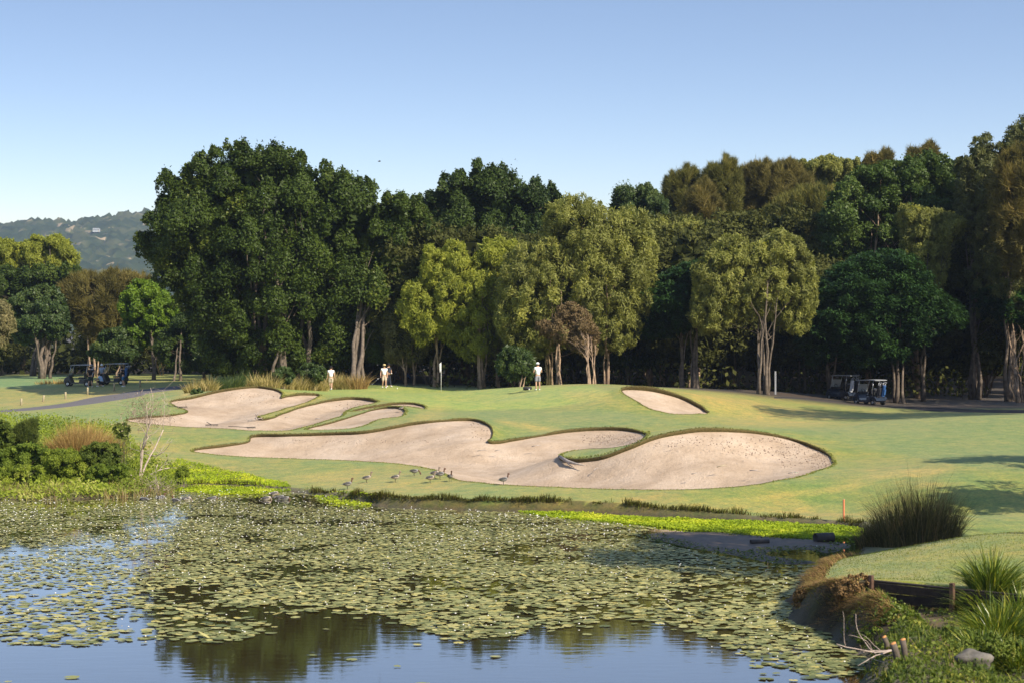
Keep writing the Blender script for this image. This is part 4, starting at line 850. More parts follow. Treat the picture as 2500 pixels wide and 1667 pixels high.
def clump(name, label, px, py, d, n, hmin, hmax, spread, width, leaf, lean=.35, bw=.02, cat='tussock', group=None, zz=None, arch=1.):
    c = np.array([(px-CX)/F*d, d]); r = np.sqrt(rng.random(n)); a = rng.uniform(0, 2*np.pi, n); q = np.stack([np.cos(a)*r*width/2, np.sin(a)*r*width*.38], 1); p = c+q
    z = land(p) if zz is None else np.full(n, zz); b0 = np.array([*c, float(np.median(z))])
    h = rng.uniform(hmin, hmax, n)**1.0*(1.05-.35*r**2)*(.62+.75*vnoise(p, 1.1, int(px) % 97))*np.where(rng.random(n) < .05, 1.22, 1); ln = q/np.maximum(width/2, .01)*lean*h[:, None]+rng.normal(size=(n, 2))*(.16+.22*(rng.random(n) < .12))[:, None]*h[:, None]*spread
    V, Fc, v = blades(np.c_[p, z-.05], h, ln, bw*rng.uniform(.7, 1.3, n), rng.random(n), 3, arch)
    return tag(link(name, npmesh(name, V-b0, Fc, False, {'var': v}), LM[leaf]), label, cat, group), b0
o, b0 = clump('tussock', 'big tan dry tussock behind the left pond shrubs', 200, 1092, 91, 5200, 1.3, 2.5, 1., 2.8, 'tan', .5, .026); o.location = b0
o, b0 = clump('tussock', 'dark base tussock leaning left of the tan one', 150, 1075, 91.5, 900, .4, .9, 1.2, 1.3, 'rush', .7, .022); o.location = b0
o, b0 = clump('rush_clump', 'tall dark rush clump at the head of the inlet beyond the near lawn', 2242, 1335, 62.6, 3400, .75, 2.15, 1.25, 2.55, 'rush', .30, .014, 'rushes'); o.location = b0
o, b0 = clump('rush_clump', 'low dark rushes at the left foot of the tall rush clump', 2150, 1325, 63.2, 1100, .5, 1.2, 1.1, 1.5, 'rush', .45, .017, 'rushes'); o.location = b0
GR = [(478,940,133,'straw'),(505,944,131,'straw'),(535,938,134,'mid'),(565,932,136,'mid'),(600,928,138,'mid'),(630,932,137,'straw'),(655,938,135,'straw'),(720,940,139,'straw'),(745,944,140,'straw'),(775,942,142,'straw'),(800,940,148,'straw'),(825,942,148,'straw'),(850,944,148,'straw'),(872,946,148,'tan'),(690,938,138,'straw'),(855,940,152,'straw')]
GL = ['leftmost pale seeding grass clump behind the upper left bunker','second pale grass clump from the left behind the upper bunker','low green grass clump in the shade of the huge fig','green grass clump in the middle of the shaded row','green grass clump right of the middle of the shaded row','pale grass clump on the crest above the upper bunker','pale grass clump just left of the rounded green bush','straw grass clump right of the rounded green bush','straw grass clump in front of the dull green bush','straw grass clump at the feet of the walking man','tall straw grass just right of the walking man','tall seeding straw grass, middle of the golden row','straw grass clump near the end of the golden row','last low tan clump of the golden grass row','straw grass clump at the foot of the rounded green bush','straw grass clump behind the end of the golden row']
for (x, y, d, lf), lb in zip(GR, GL):
    o, b0 = clump('ornamental_grass', lb, x, y, d, 420, .5, 1.35, 1.1, 1.5, 'straw' if lf != 'tan' else 'tan', .6, .035, 'grass clump', 'ornamental grasses behind the upper bunkers')
    if lf == 'mid': o.data.materials[0] = LM['mid']
    o.location = b0
o, b0 = clump('dry_tuft', 'low pale brown dry grass tuft left of the far golf carts', 132, 936, 178, 260, .2, .6, 1.2, 3.4, 'tan', .5, .05, 'grass clump'); o.location = b0; o['kind'] = 'stuff'; del o['label']; del o['category']
# strappy clumps low at the right of the picture
for (x, y, d, n, hmax, wd, lb) in ((2418,1462,44.5,900,1.15,1.0,'yellow tipped strappy clump above the end of the timber wall'),(2440,1540,42.4,900,1.15,1.2,'strappy green clump hanging over the timber wall end'),(2500,1500,43.2,800,1.1,1.2,'strappy clump cut off by the right edge'),(2400,1610,40.6,800,.9,1.2,'dark strappy clump on the lower bank'),(2490,1640,39.2,900,.9,1.3,'dark strappy clump in the bottom right corner')):
    o, b0 = clump('strappy_clump', lb, x, y, d, n, .55, hmax, 1.0, wd, 'mat', 1.15, .03, 'plant', 'strappy clumps on the near bank', arch=1.5); o.location = b0
# mixed herbs and reeds of the left margin: one mass each
hp = inside_px([(-80,1060),(40,1080),(150,1090),(230,1100),(300,1110),(330,1135),(360,1150),(430,1165),(440,1200),(330,1208),(230,1214),(60,1219),(-80,1222)], 30000); m = len(hp); hp = hp+rng.normal(size=(m, 2))*.1
hz_ = np.maximum(land(hp), 0)+(.08+.75*vnoise(hp, .8, 81)*vnoise(hp, 2.2, 82)*1.6)*rng.random(m)**.6; cv_ = np.clip(.15+.7*vnoise(hp, .55, 83)*1.2*rng.uniform(.6, 1.1, m), 0, 1)
tag(link('margin_herbs', (lambda a: npmesh('margin_herbs', a[0], a[1], False, {'var': a[2]}))(leafcloud(np.c_[hp, hz_], nrm(rdir(m)+[0, 0, .4]), nrm(rdir(m)*.8+[0, -.4, .6]), rng.uniform(.09, .20, m), rng.uniform(.05, .10, m), cv_, .1)), LM['herb']), kind='stuff')
rp = inside_px([(-60,1170),(100,1175),(230,1185),(330,1190),(420,1195),(430,1206),(330,1214),(240,1220),(100,1226),(-60,1230)], 9000); m = len(rp); kq = rng.random(m) < sstep(vnoise(rp, .7, 85), .35, .65)*.6; rp = rp[kq]; m = len(rp)
tag(link('margin_reeds', (lambda a: npmesh('margin_reeds', a[0], a[1], False, {'var': a[2]}))(blades(np.c_[rp, np.maximum(land(rp), 0)-.03], rng.uniform(.12, .6, m), rng.normal(size=(m, 2))*.2, .018+.015*rng.random(m), rng.random(m))), LM['palereed']), kind='stuff')
# low growth over the near bank: creeping leaves and dry tufts, one mass each
def bankpts(n, poly):
    pl = np.array(poly, float); P = np.stack([rng.uniform(pl[:, 0].min(), pl[:, 0].max(), n), rng.uniform(pl[:, 1].min(), pl[:, 1].max(), n)], 1); P = P[inpoly(P, pl)]
    return P
ring = np.array([drop(x, y, .0)[:2] for x, y in [(2040,1395),(1975,1432),(1940,1470),(1942,1497),(1985,1528),(2060,1560),(2110,1592)]]); ring = resample(smooth_poly(ring, False), .03, False)
m = 14000; i = rng.integers(0, len(ring), m); nn_ = nrm(np.gradient(ring, axis=0)); nn_ = np.stack([-nn_[:, 1], nn_[:, 0]], 1); nn_ = np.where((nn_@np.array([1., .35]))[:, None] < 0, -nn_, nn_)
tt = rng.random(m)**.7; p = ring[i]+nn_[i]*(.02+.75*tt)[:, None]+rng.normal(size=(m, 2))*.05; z = land(p)
h = rng.uniform(.05, .20, m)*(.6+.6*tt); lean = -nn_[i]*(.10+.22*rng.random(m))[:, None]+rng.normal(size=(m, 2))*.07
kq = rng.random(m) < (.22+.78*sstep(tt, .3, .62)); tag(link('bank_tufts', (lambda a: npmesh('bank_tufts', a[0], a[1], False, {'var': a[2]}))(blades(np.c_[p, z-.02][kq], h[kq], lean[kq], (.012+.014*rng.random(m))[kq], rng.random(kq.sum()))), LM['deadherb']), kind='stuff')
bp_ = np.c_[rng.uniform(5.6, 15.5, 46000), rng.uniform(32, 46.2, 46000)]; bp_ = bp_[~inpoly(bp_, POND) & (bp_[:, 1] < WALL_A[1]-.3-np.maximum(bp_[:, 0]-WALL_A[0], 0)*.905)]; kq = rng.random(len(bp_)) < (.2+.8*sstep(vnoise(bp_, .9, 87), .35, .6))*np.interp(bp_[:, 1], [38, 43], [1., .55])+np.where(bp_[:, 1] < 42, .5, 0); bp_ = bp_[kq][:22000]; m = len(bp_); hh = .02+.30*vnoise(bp_, 1.1, 88)*vnoise(bp_, 2.7, 89)
tag(link('bank_growth', (lambda a: npmesh('bank_growth', a[0], a[1], False, {'var': a[2]}))(cat_(leafcloud(np.c_[bp_, land(bp_)+hh*rng.random(m)], rdir(m), nrm(rdir(m)*.8+[0, -.3, .7]), rng.uniform(.05, .13, m), rng.uniform(.03, .07, m), np.clip(vnoise(bp_, 1.3, 90)*rng.uniform(.5, 1.3, m), 0, 1), .1), blades(np.c_[bp_[::3], land(bp_[::3])-.02], rng.uniform(.08, .32, len(bp_[::3])), rng.normal(size=(len(bp_[::3]), 2))*.12, .012+.01*rng.random(len(bp_[::3])), rng.random(len(bp_[::3]))))), LM['shrubdark']), kind='stuff')
shrub('creeper_shrub', 'leafy green creeper with yellowing leaves on the cut bank below the timber wall', [(2085,1560),(2110,1540),(2165,1490),(2200,1475),(2240,1500),(2265,1530),(2230,1570),(2180,1590),(2110,1580)], 43.2, 'broad', 'creeper', 900, leafk=.36, lobek=.16, fill=.1, stemn=14)
shrub('creeper_shrub', 'brown leaved tuft at the corner of the cut bank', [(2030,1440),(2060,1410),(2110,1400),(2140,1430),(2135,1480),(2100,1500),(2050,1490)], 46.2, 'broad', 'deadherb', 1700, leafk=.3, lobek=.15, fill=.2, stemn=10)
shrub('creeper_shrub', 'low rusty tuft overhanging the tip of the bank', [(1938,1450),(1960,1430),(2010,1430),(2040,1460),(2020,1490),(1960,1500),(1938,1485)], 48.3, 'broad', 'deadherb', 1500, leafk=.3, lobek=.14, fill=.2, stemn=10)
shrub('shrub', 'dark leafy shrub filling the bottom right corner', [(2300,1620),(2360,1560),(2440,1550),(2520,1590),(2560,1680),(2400,1720),(2280,1700)], 39.4, 'broad', 'shrubdark', 5200, leafk=.34, lobek=.25)
shrub('shrub', 'small shrub in the shade between stump and strappy clump', [(2270,1560),(2310,1530),(2370,1530),(2390,1580),(2340,1610),(2280,1600)], 41.6, 'broad', 'shrubdark', 1800, leafk=.3, lobek=.2)

# short turf standing up along the near lawn, one mass
tp = np.c_[rng.uniform(5.8, 17, 60000), rng.uniform(46.3, 58, 60000)]; tp = tp[(polydist(tp, POND)[0] > .35) & ~inpoly(tp, POND)]; tp = tp[rng.random(len(tp)) < .35+.65*vnoise(tp, 1.2, 95)][:26000]; m = len(tp)
tag(link('near_turf', (lambda a: npmesh('near_turf', a[0], a[1], False, {'var': a[2]}))(blades(np.c_[tp, land(tp)-.01], rng.uniform(.025, .06, m), rng.normal(size=(m, 2))*.02, .012+.01*rng.random(m), np.clip(.2+.7*vnoise(tp, .8, 96)*rng.uniform(.6, 1.3, m), 0, 1), 1)), LM['turf']), kind='stuff')
# ---- dead sapling, twiggy bush
M['twig'] = simple('bleached_dead_wood', (.46, .37, .31), .95, .3, 9, spec=.05)
def twig_thing(name, label, cat, root, mains, depth, m, parts=('trunk', 'twigs')):
    ps, tw = [], []
    def grow(p0, v, L, r, k, lst):
        n = 6; P = [p0]; d_ = v.copy()
        for _ in range(n): d_ = nrm(d_+rng.normal(size=3)*.16+np.array([0, 0, .03])); P.append(P[-1]+d_*L/n)
        P = np.array(P); rad = r*np.linspace(1, .45, n+1); lst.append((P, rad))
        if k <= 0: return
        for _ in range(rng.integers(2, 4)):
            i = rng.integers(2, n+1); v2 = nrm(d_*.8+rng.normal(size=3)*.5); grow(P[i], v2, L*rng.uniform(.45, .75), rad[i]*.65, k-1, tw)
    for v, L, r in mains: grow(np.array([0, 0, -.05]), nrm(np.array(v, float)), L, r, depth, ps)
    if len(tw) < 8: ps, tw = ps+tw, []
    o = empty(name, root, 0, label, cat); tube_obj(parts[0], ps, m, o, 6)
    if tw: tube_obj(parts[1], tw, m, o, 4)
    return o
g = on(338, 88.5); dead = twig_thing('dead_sapling', 'bare grey brown dead sapling standing over the left pond shrubs', 'dead tree', g, [((.16, 0, 1), 3.0, .055), ((.26, .1, .9), 2.7, .05), ((.05, -.1, 1), 2.3, .04), ((.75, .1, .7), 1.6, .04), ((-.5, 0, .8), 1.3, .034), ((.9, -.1, .2), 1.3, .034)], 3, M['twig'])
m = 900; q = g+np.array([.35, 0, 3.1])+rng.normal(size=(m, 3))*np.array([.62, .3, .42]); Vd, Fd, vd = leafcloud(q, nrm(rdir(m)+[0, 0, .3]), rdir(m), rng.uniform(.12, .34, m), rng.uniform(.012, .03, m), rng.random(m)); link('dry_leaves', npmesh('dry_leaves', Vd-g, Fd, False, {'var': vd}), LM['twig'], dead)
g = at(388, 1206, 84); g[2] = .0
twig_thing('twiggy_bush', 'brown leafless twiggy bush standing at the water edge', 'bush', g, [((rng.normal()*.55, rng.normal()*.3, 1), rng.uniform(.5, .8), .012) for _ in range(26)], 2, M['twig'])
g = on(255, 90.2); twig_thing('dead_sapling', 'small thin bare sapling behind the tan tussock', 'dead tree', g, [((.05, 0, 1), 1.5, .014), ((-.3, 0, 1), 1.0, .01)], 2, M['twig'])

# ---------------------------------------------------------------- water lilies
def pad_mat():
    m, n, b = newmat('lily_pad'); a_ = N(n, 'ShaderNodeObjectInfo'); at_ = N(n, 'ShaderNodeAttribute', attribute_name='var'); s = n.nodes.new('ShaderNodeMath'); s.operation = 'ADD'
    n.links.new(at_.outputs['Fac'], s.inputs[0]); mu = n.nodes.new('ShaderNodeMath'); mu.operation = 'MULTIPLY'; mu.inputs[1].default_value = .45; n.links.new(a_.outputs['Random'], mu.inputs[0]); n.links.new(mu.outputs[0], s.inputs[1])
    r = ramp(n, s.outputs[0], [(.0, (.10, .12, .04)), (.3, (.22, .23, .075)), (.55, (.34, .33, .12)), (.78, (.46, .42, .16)), (.92, (.52, .42, .10)), (1, (.28, .16, .06))])
    n.links.new(r.outputs[0], b.inputs['Base Color']); b.inputs['Roughness'].default_value = .5; b.inputs['Specular IOR Level'].default_value = .15; return m
M['pad'] = pad_mat()
def pad_verts(k=8):
    a = np.linspace(.22, 2*np.pi-.22, k); r = 1+rng.uniform(-.06, .06, k); x = np.stack([np.cos(a)*r, np.sin(a)*r, rng.uniform(-.0, .05, k)], 1)
    return np.vstack([[0, 0, 0], x]), np.array([[0, i, i+1] for i in range(1, k)])
DENSE = [(-40,1206),(200,1222),(330,1212),(440,1198),(700,1200),(800,1212),(900,1236),(1000,1243),(1250,1250),(1420,1268),(1600,1288),(1560,1305),(1650,1335),(1760,1358),(1900,1384),(2040,1378),(1970,1436),(1935,1475),(1945,1505),(1990,1535),(2060,1565),(2125,1595),(2100,1640),(2060,1660),(1950,1650),(1880,1625),(1800,1590),(1700,1545),(1620,1518),(1500,1512),(1350,1535),(1250,1552),(1120,1562),(1020,1535),(930,1500),(870,1498),(720,1500),(660,1520),(620,1555),(520,1570),(380,1562),(200,1578),(60,1574),(-40,1570)]
OPEN = [[(560,1205),(860,1213),(1000,1243),(960,1252),(800,1240),(640,1232),(560,1218)], [(60,1222),(330,1215),(330,1235),(200,1238),(60,1240)]]
n = 190000; PW = np.c_[rng.uniform(-23, 14, n), rng.uniform(38.8, 86.5, n)]; P = px_of(np.c_[PW, np.zeros(n)])
dn = np.array(DENSE, float); okp = inpoly(P, dn); dd, _ = polydist(P*np.array([1, 2.2]), dn*np.array([1, 2.2]))
pn = vnoise(PW, .5, 71)*.5+vnoise(PW, 1.3, 72)*.3+vnoise(PW, 3., 73)*.2
prob = np.where(okp, np.clip(1.25*sstep(pn, .24, .54)+.10, 0, 1), np.where((P[:, 1] > 1505) & (dd < 90), .09*np.exp(-dd/45), .004))
prob *= np.interp(P[:, 0], [0, 350, 420, 2130], [.62, .62, 1, 1])
for op in OPEN: prob[inpoly(P, op)] *= .25
prob[inpoly(P, [(1600,1345),(1760,1362),(1900,1388),(2040,1384),(1970,1430),(1800,1425),(1650,1400)])] *= .75
rm = np.interp(PW[:, 1], [42, 50, 58, 66, 82], [.128, .110, .078, .057, .043]); R_ = rm*rng.uniform(.55, 1.4, n)
prob *= np.interp(PW[:, 1], [44, 56], [1.15, 1.])
prob *= 1.3/(np.pi*(rm*1.02)**2)*(37*47.7)/n
selp = (rng.random(n) < prob) & (polydist(PW, POND)[0] > .12) & inpoly(PW, POND)
PW, P, R_ = PW[selp], P[selp], R_[selp]; n = len(PW); order = np.argsort(PW[:, 1]); PW, P, R_ = PW[order], P[order], R_[order]
yaw = rng.uniform(0, 6.28, n); pv = [pad_verts() for _ in range(5)]
pads_me = [npmesh('lily_pad', v, f, False, {'var': np.full(len(v), .0)}) for v, f in pv]
for me in pads_me: me.materials.append(M['pad'])
big = np.argsort(PW[:, 1]/R_)[:300]
print('pads', n)
for q in big:
    o = bpy.data.objects.new('lily_pad', pads_me[rng.integers(5)]); col.objects.link(o); o.location = (*PW[q], .012+.006*rng.random()); o.rotation_euler = (rng.normal()*.03, rng.normal()*.03, yaw[q]); o.scale = (R_[q], R_[q]*rng.uniform(.85, 1), R_[q])
    tag(o, 'flat round lily pad floating on the nearest part of the pond', 'lily pad', 'lily pads on the near water')
rest = np.setdiff1d(np.arange(n), big); Vs, Fs, vs, o_ = [], [], [], 0
for k in range(5):
    r_ = rest[k::5]; v, f = pv[k]; c, s = np.cos(yaw[r_]), np.sin(yaw[r_]); tx, ty = rng.normal(size=(2, len(r_)))*.035
    up = rng.random(len(r_)) < .05; tx[up] += rng.normal(size=up.sum())*.35
    X = (v[None, :, 0]*c[:, None]-v[None, :, 1]*s[:, None])*R_[r_, None]; Y = (v[None, :, 0]*s[:, None]+v[None, :, 1]*c[:, None])*R_[r_, None]
    Z = v[None, :, 2]*R_[r_, None]+X*tx[:, None]+Y*ty[:, None]+(.014+.008*rng.random(len(r_))+np.abs(tx)*R_[r_]*.8)[:, None]
    Vs.append(np.stack([X+PW[r_, :1], Y+PW[r_, 1:], Z], -1).reshape(-1, 3)); Fs.append((f[None]+np.arange(len(r_))[:, None, None]*len(v)).reshape(-1, 3)+o_); vs.append(np.repeat(rng.random(len(r_)), len(v))); o_ += len(Vs[-1])
tag(link('lily_pads', npmesh('lily_pads', np.concatenate(Vs), np.concatenate(Fs), False, {'var': np.concatenate(vs)*.75}), M['pad']), kind='stuff')
# small white flowers held just above the water
M['petal'] = simple('white_petal', (.82, .80, .74), .6, .05, 5)
nf = 1500; i = rng.integers(0, n, nf); fw = PW[i]+rng.normal(size=(nf, 2))*.25; fk = inpoly(fw, POND) & (polydist(fw, POND)[0] > .15); fw = fw[fk]; nf = len(fw)
fv, ff = [], []
a = np.linspace(0, 2*np.pi, 6, endpoint=False); fl = np.vstack([[[0, 0, 0]], np.stack([np.cos(a)*.5, np.sin(a)*.5, np.full(6, .55)], 1), [[0, 0, .75]]]); fF = np.array([[0, 1+(k+1) % 6, 1+k] for k in range(6)]+[[7, 1+k, 1+(k+1) % 6] for k in range(6)])
fme = npmesh('lily_flower', fl, fF); fme.materials.append(M['petal'])
fo = np.argsort(fw[:, 1]); 
fs = rng.uniform(.030, .058, nf)*np.where(fw[:, 1] > 66, 1.15, 1.)
for q in fo[:300]:
    o = bpy.data.objects.new('lily_flower', fme); col.objects.link(o); o.location = (*fw[q], .02+.05*rng.random()); o.scale = (fs[q],)*3; tag(o, 'small white lily flower among the pads on the near water', 'flower', 'lily flowers on the near water')
q = fo[300:]; V_ = (fl[None]*fs[q, None, None]+np.c_[fw[q], .02+.07*rng.random(len(q))][:, None]).reshape(-1, 3); F_ = (fF[None]+np.arange(len(q))[:, None, None]*8).reshape(-1, 3)
tag(link('lily_flowers', npmesh('lily_flowers', V_, F_), M['petal']), kind='stuff')
# ---------------------------------------------------------------- people
M['skin'] = simple('skin', (.48, .29, .20), .55, .06, 8)
M['white_cloth'] = simple('white_cloth', (.80, .80, .78), .85, .05, 12, spec=.1)
M['black_cloth'] = simple('black_cloth', (.018, .018, .022), .85, .2, 12, spec=.1)
M['navy_cloth'] = simple('dark_navy_cloth', (.03, .035, .05), .85, .2, 12, spec=.1)
M['green_cloth'] = simple('dark_green_cloth', (.025, .05, .045), .85, .2, 12, spec=.1)
M['grey_blue_cloth'] = simple('grey_blue_cloth', (.33, .39, .47), .85, .1, 12, spec=.1)
M['sky_cloth'] = simple('light_blue_cloth', (.36, .52, .75), .85, .1, 12, spec=.1)
M['blue_cloth'] = simple('mid_blue_cloth', (.06, .16, .30), .85, .1, 12, spec=.1)
M['khaki_cloth'] = simple('khaki_cloth', (.52, .43, .33), .85, .08, 12, spec=.1)
M['grey_cloth'] = simple('grey_cloth', (.27, .27, .31), .85, .1, 12, spec=.1)
M['straw_hat'] = simple('straw_weave', (.55, .43, .20), .85, .2, 20)
M['hair'] = simple('dark_hair', (.03, .02, .015), .6, .2, 20)
M['rubber'] = simple('black_rubber', (.02, .02, .02), .8, .2, 9)
M['steel'] = simple('brushed_steel', (.55, .56, .58), .35, .1, 9, metal=1)
def skin(name, pts, edges, rad, m, parent, sub=2, root=0):
    me = bpy.data.meshes.new(name); me.from_pydata([tuple(p) for p in pts], edges, []); me.update()
    o = bpy.data.objects.new(name, me); col.objects.link(o)
    s = o.modifiers.new('s', 'SKIN'); s.use_smooth_shade = True
    for i, r in enumerate(rad):
        v = me.skin_vertices[0].data[i]; v.radius = (r, r) if not isinstance(r, tuple) else r; v.use_root = (i == root)
    o.modifiers.new('d', 'SUBSURF').levels = sub
    dg = bpy.context.evaluated_depsgraph_get(); nm = bpy.data.meshes.new_from_object(o.evaluated_get(dg)); o.modifiers.clear()
    o.data = nm; nm.name = name; bpy.data.meshes.remove(me); nm.materials.clear(); nm.materials.append(m)
    for p in nm.polygons: p.use_smooth = True
    if parent is not None: o.parent = parent
    return o
def append_np(o, V, Fc):
    bm = bmesh.new(); bm.from_mesh(o.data); vs = [bm.verts.new(v) for v in V.tolist()]
    for f in Fc.tolist():
        try: bm.faces.new([vs[i] for i in f]).smooth = True
        except ValueError: pass
    bm.to_mesh(o.data); bm.free()
def lerp(a, b, t): return np.array(a)*(1-t)+np.array(b)*t
STAND = dict(pelvis=(0,0,.95), spine=(0,.01,1.17), chest=(0,0,1.36), neck=(0,.01,1.50), head=(0,.03,1.65), lsh=(-.19,0,1.42), rsh=(.19,0,1.42), lel=(-.25,.0,1.14), rel=(.25,0,1.14), lwr=(-.25,.08,.90), rwr=(.25,.08,.90), lhip=(-.095,0,.92), rhip=(.095,0,.92), lkn=(-.11,.02,.50), rkn=(.11,.02,.50), lan=(-.12,0,.09), ran=(.12,0,.09))
def person(label, loc, rz, pose=None, shirt='white_cloth', legs='khaki_cloth', long=False, shoes='white_cloth', hat=None, hatm=None, sleeve=.55, glove=None):
    """local +y is where the person faces"""
    J = {k: np.array(v, float) for k, v in {**STAND, **(pose or {})}.items()}
    o = empty('person', loc, rz, label, 'person')
    up = nrm(J['head']-J['neck'])
    names = ['pelvis','spine','chest','neck','head','top','lsh','lel','lwr','lhand','rsh','rel','rwr','rhand','lhip','lkn','lan','ltoe','rhip','rkn','ran','rtoe','nose','lcalf','rcalf']
    fd = lambda a, k: nrm(np.array([ (a-k)[0]*.2, 1., 0]))
    J['top'] = J['head']+up*.10
    for s in 'lr':
        J[s+'hand'] = J[s+'wr']+nrm(J[s+'wr']-J[s+'el'])*.07; J[s+'toe'] = J[s+'an']+np.array([0, .17, -.055]); J[s+'calf'] = lerp(J[s+'kn'], J[s+'an'], .3)+np.array([0, -.015, 0])
    J['nose'] = J['head']+np.array([0, .105, -.01])
    I = {n: i for i, n in enumerate(names)}
    E = [('pelvis','spine'),('spine','chest'),('chest','neck'),('neck','head'),('head','top'),('head','nose'),('chest','lsh'),('lsh','lel'),('lel','lwr'),('lwr','lhand'),('chest','rsh'),('rsh','rel'),('rel','rwr'),('rwr','rhand'),('pelvis','lhip'),('lhip','lkn'),('lkn','lcalf'),('lcalf','lan'),('lan','ltoe'),('pelvis','rhip'),('rhip','rkn'),('rkn','rcalf'),('rcalf','ran'),('ran','rtoe')]
    RD = dict(pelvis=.135, spine=.125, chest=.14, neck=.06, head=.098, top=.075, lsh=.068, rsh=.068, lel=.045, rel=.045, lwr=.032, rwr=.032, lhand=.036, rhand=.036, lhip=.095, rhip=.095, lkn=.062, rkn=.062, lan=.042, ran=.042, ltoe=.036, rtoe=.036, nose=.016, lcalf=.06, rcalf=.06)
    body = skin('body', [J[n] for n in names], [(I[a], I[b]) for a, b in E], [RD[n] for n in names], M['skin'], o)
    fing = []
    for s, sg in (('l', -1), ('r', 1)):
        d_ = nrm(J[s+'hand']-J[s+'wr']); sd_ = nrm(np.cross(d_, [0, 0, 1.])+1e-6); pl = np.cross(sd_, d_)
        for k, L in enumerate((.075, .085, .08, .065)):
            b0 = J[s+'hand']+sd_*(k-1.5)*.019; fing.append((np.array([b0, b0+d_*L*.5+pl*.006, b0+d_*L*.8+pl*.03]), [.0095, .0085, .007]))
        b0 = J[s+'wr']+d_*.03+sd_*-.03; fing.append((np.array([b0, b0+d_*.03-sd_*.03, b0+d_*.06-sd_*.03+pl*.02]), [.011, .01, .008]))
        fing.append((np.array([J['head']+[sg*.09, -.005, .03], J['head']+[sg*.108, -.015, .0], J['head']+[sg*.092, -.005, -.03]]), [.008, .014, .008]))
        fing.append((np.array([J['head']+[sg*.036, .088, .02], J['head']+[sg*.036, .098, .02]]), [.012, .006]))
    V, Fc = tubes(fing, 6); append_np(body, V, Fc)
    # clothes
    sp = ['pelvis', 'spine', 'chest', 'nk', 'lsh', 'ls', 'rsh', 'rs']; K = dict(J); K['nk'] = lerp(J['chest'], J['neck'], .75); K['pelvis'] = J['pelvis']+np.array([0, 0, -.03])
    for s in 'lr':
        t = sleeve; K[s+'s'] = lerp(J[s+'sh'], J[s+'el'], t) if t <= 1 else lerp(J[s+'el'], J[s+'wr'], t-1)
    skin('shirt', [K[n] for n in sp], [(0,1),(1,2),(2,3),(2,4),(4,5),(2,6),(6,7)], [.165, .158, .168, .075, .092, .07, .092, .07], M[shirt], o)
    q = [J['pelvis']+np.array([0, 0, .03]), J['pelvis']+np.array([0, 0, -.06])]; ed = [(0, 1)]; rd = [.155, .155]
    for s in 'lr':
        i = len(q); end = J[s+'an']+np.array([0, 0, .03]) if long else lerp(J[s+'hip'], J[s+'kn'], .92)
        q += [J[s+'hip']+np.array([0, 0, -.03]), lerp(J[s+'hip'], J[s+'kn'], .6)]; rd += [.112, .105]; ed += [(1, i), (i, i+1)]
        if long: q += [J[s+'kn']]; rd += [.085]; ed += [(i+1, i+2)]
        q += [end]; rd += [.07 if long else .096]; ed += [(len(q)-2, len(q)-1)]
    skin('trousers' if long else 'shorts', q, ed, rd, M[legs], o)
    for s in 'lr':
        a = J[s+'an']; skin('shoe', [a+[0, -.06, -.045], a+[0, .04, -.035], a+[0, .17, -.05], a+[0, 0, .02]], [(0,1),(1,2),(1,3)], [.048, .054, .042, .05], M[shoes], o, 2, 1)
        if glove == s: skin('glove', [J[s+'wr'], J[s+'hand'], J[s+'hand']+nrm(J[s+'hand']-J[s+'wr'])*.07], [(0,1),(1,2)], [.042, .048, .042], M['white_cloth'], o)
    hc = J['head']+up*.025
    if hat == 'cap':
        h = lathe_obj('cap', [(.112, -.01), (.113, .03), (.098, .085), (.06, .115), (.001, .125)], M[hatm], o, hc, 12)
        a = np.linspace(-1.1, 1.1, 8); brim = np.array([[np.sin(t)*.112, np.cos(t)*.112, 0] for t in a]+[[np.sin(t)*.12, np.cos(t)*.13+.085, -.02] for t in a]+[[np.sin(t)*.12, np.cos(t)*.13+.085, -.028] for t in a]+[[np.sin(t)*.112, np.cos(t)*.112, -.01] for t in a])
        Fb = np.array([[r*8+k, r*8+k+1, (r+1)*8+k+1, (r+1)*8+k] for r in range(3) for k in range(7)]); link('cap_brim', npmesh('cap_brim', brim+hc, Fb, True), M[hatm], h)
    elif hat == 'wide':
        h = lathe_obj('hat_brim', [(.10, .0), (.19, -.015), (.205, -.03), (.19, -.025), (.10, -.008)], M['black_cloth'] if hatm == 'straw_hat' else M[hatm], o, hc+[0, 0, .03], 14)
        lathe_obj('hat_crown', [(.116, .02), (.112, .08), (.09, .125), (.03, .14), (.001, .138)], M[hatm], h, hc, 12)
    if hat in (None, 'cap'):
        lathe_obj('hair', [(.06, -.075), (.098, -.04), (.108, .0)]+([(.11, .02)] if hat else [(.106, .04), (.08, .09), (.03, .108), (.001, .11)]), M['hair'], o, J['head']+[0, -.018, .012], 12, scale=(1, .98, 1))
    return o
def rot_to(dx, dy): return math.atan2(dy, dx)-math.pi/2      # face (dx,dy)
pa = on(808, 146.5)
person('man in white tee and beige shorts walking away by the golden grass', pa, rot_to(-.15, 1), dict(lkn=(-.10,.10,.52), lan=(-.03,.02,.10), rkn=(.06,.06,.50), ran=(.03,-.22,.15), lwr=(-.30,.02,.90), rwr=(.29,.10,.92)), 'white_cloth', 'khaki_cloth', hat='cap', hatm='black_cloth')
pb = on(938, 148.5)
person('man in straw hat, white polo and khaki shorts walking with a club', pb, rot_to(.25, -1), dict(rwr=(.28,.06,.92), rel=(.26,-.03,1.14), lel=(-.24,-.06,1.14), lwr=(-.22,.04,.90), lkn=(-.10,.12,.51), lan=(-.10,.14,.09), rkn=(.10,.02,.50), ran=(.11,-.16,.11)), 'white_cloth', 'khaki_cloth', hat='wide', hatm='straw_hat')
pc = on(948.5, 150.3)
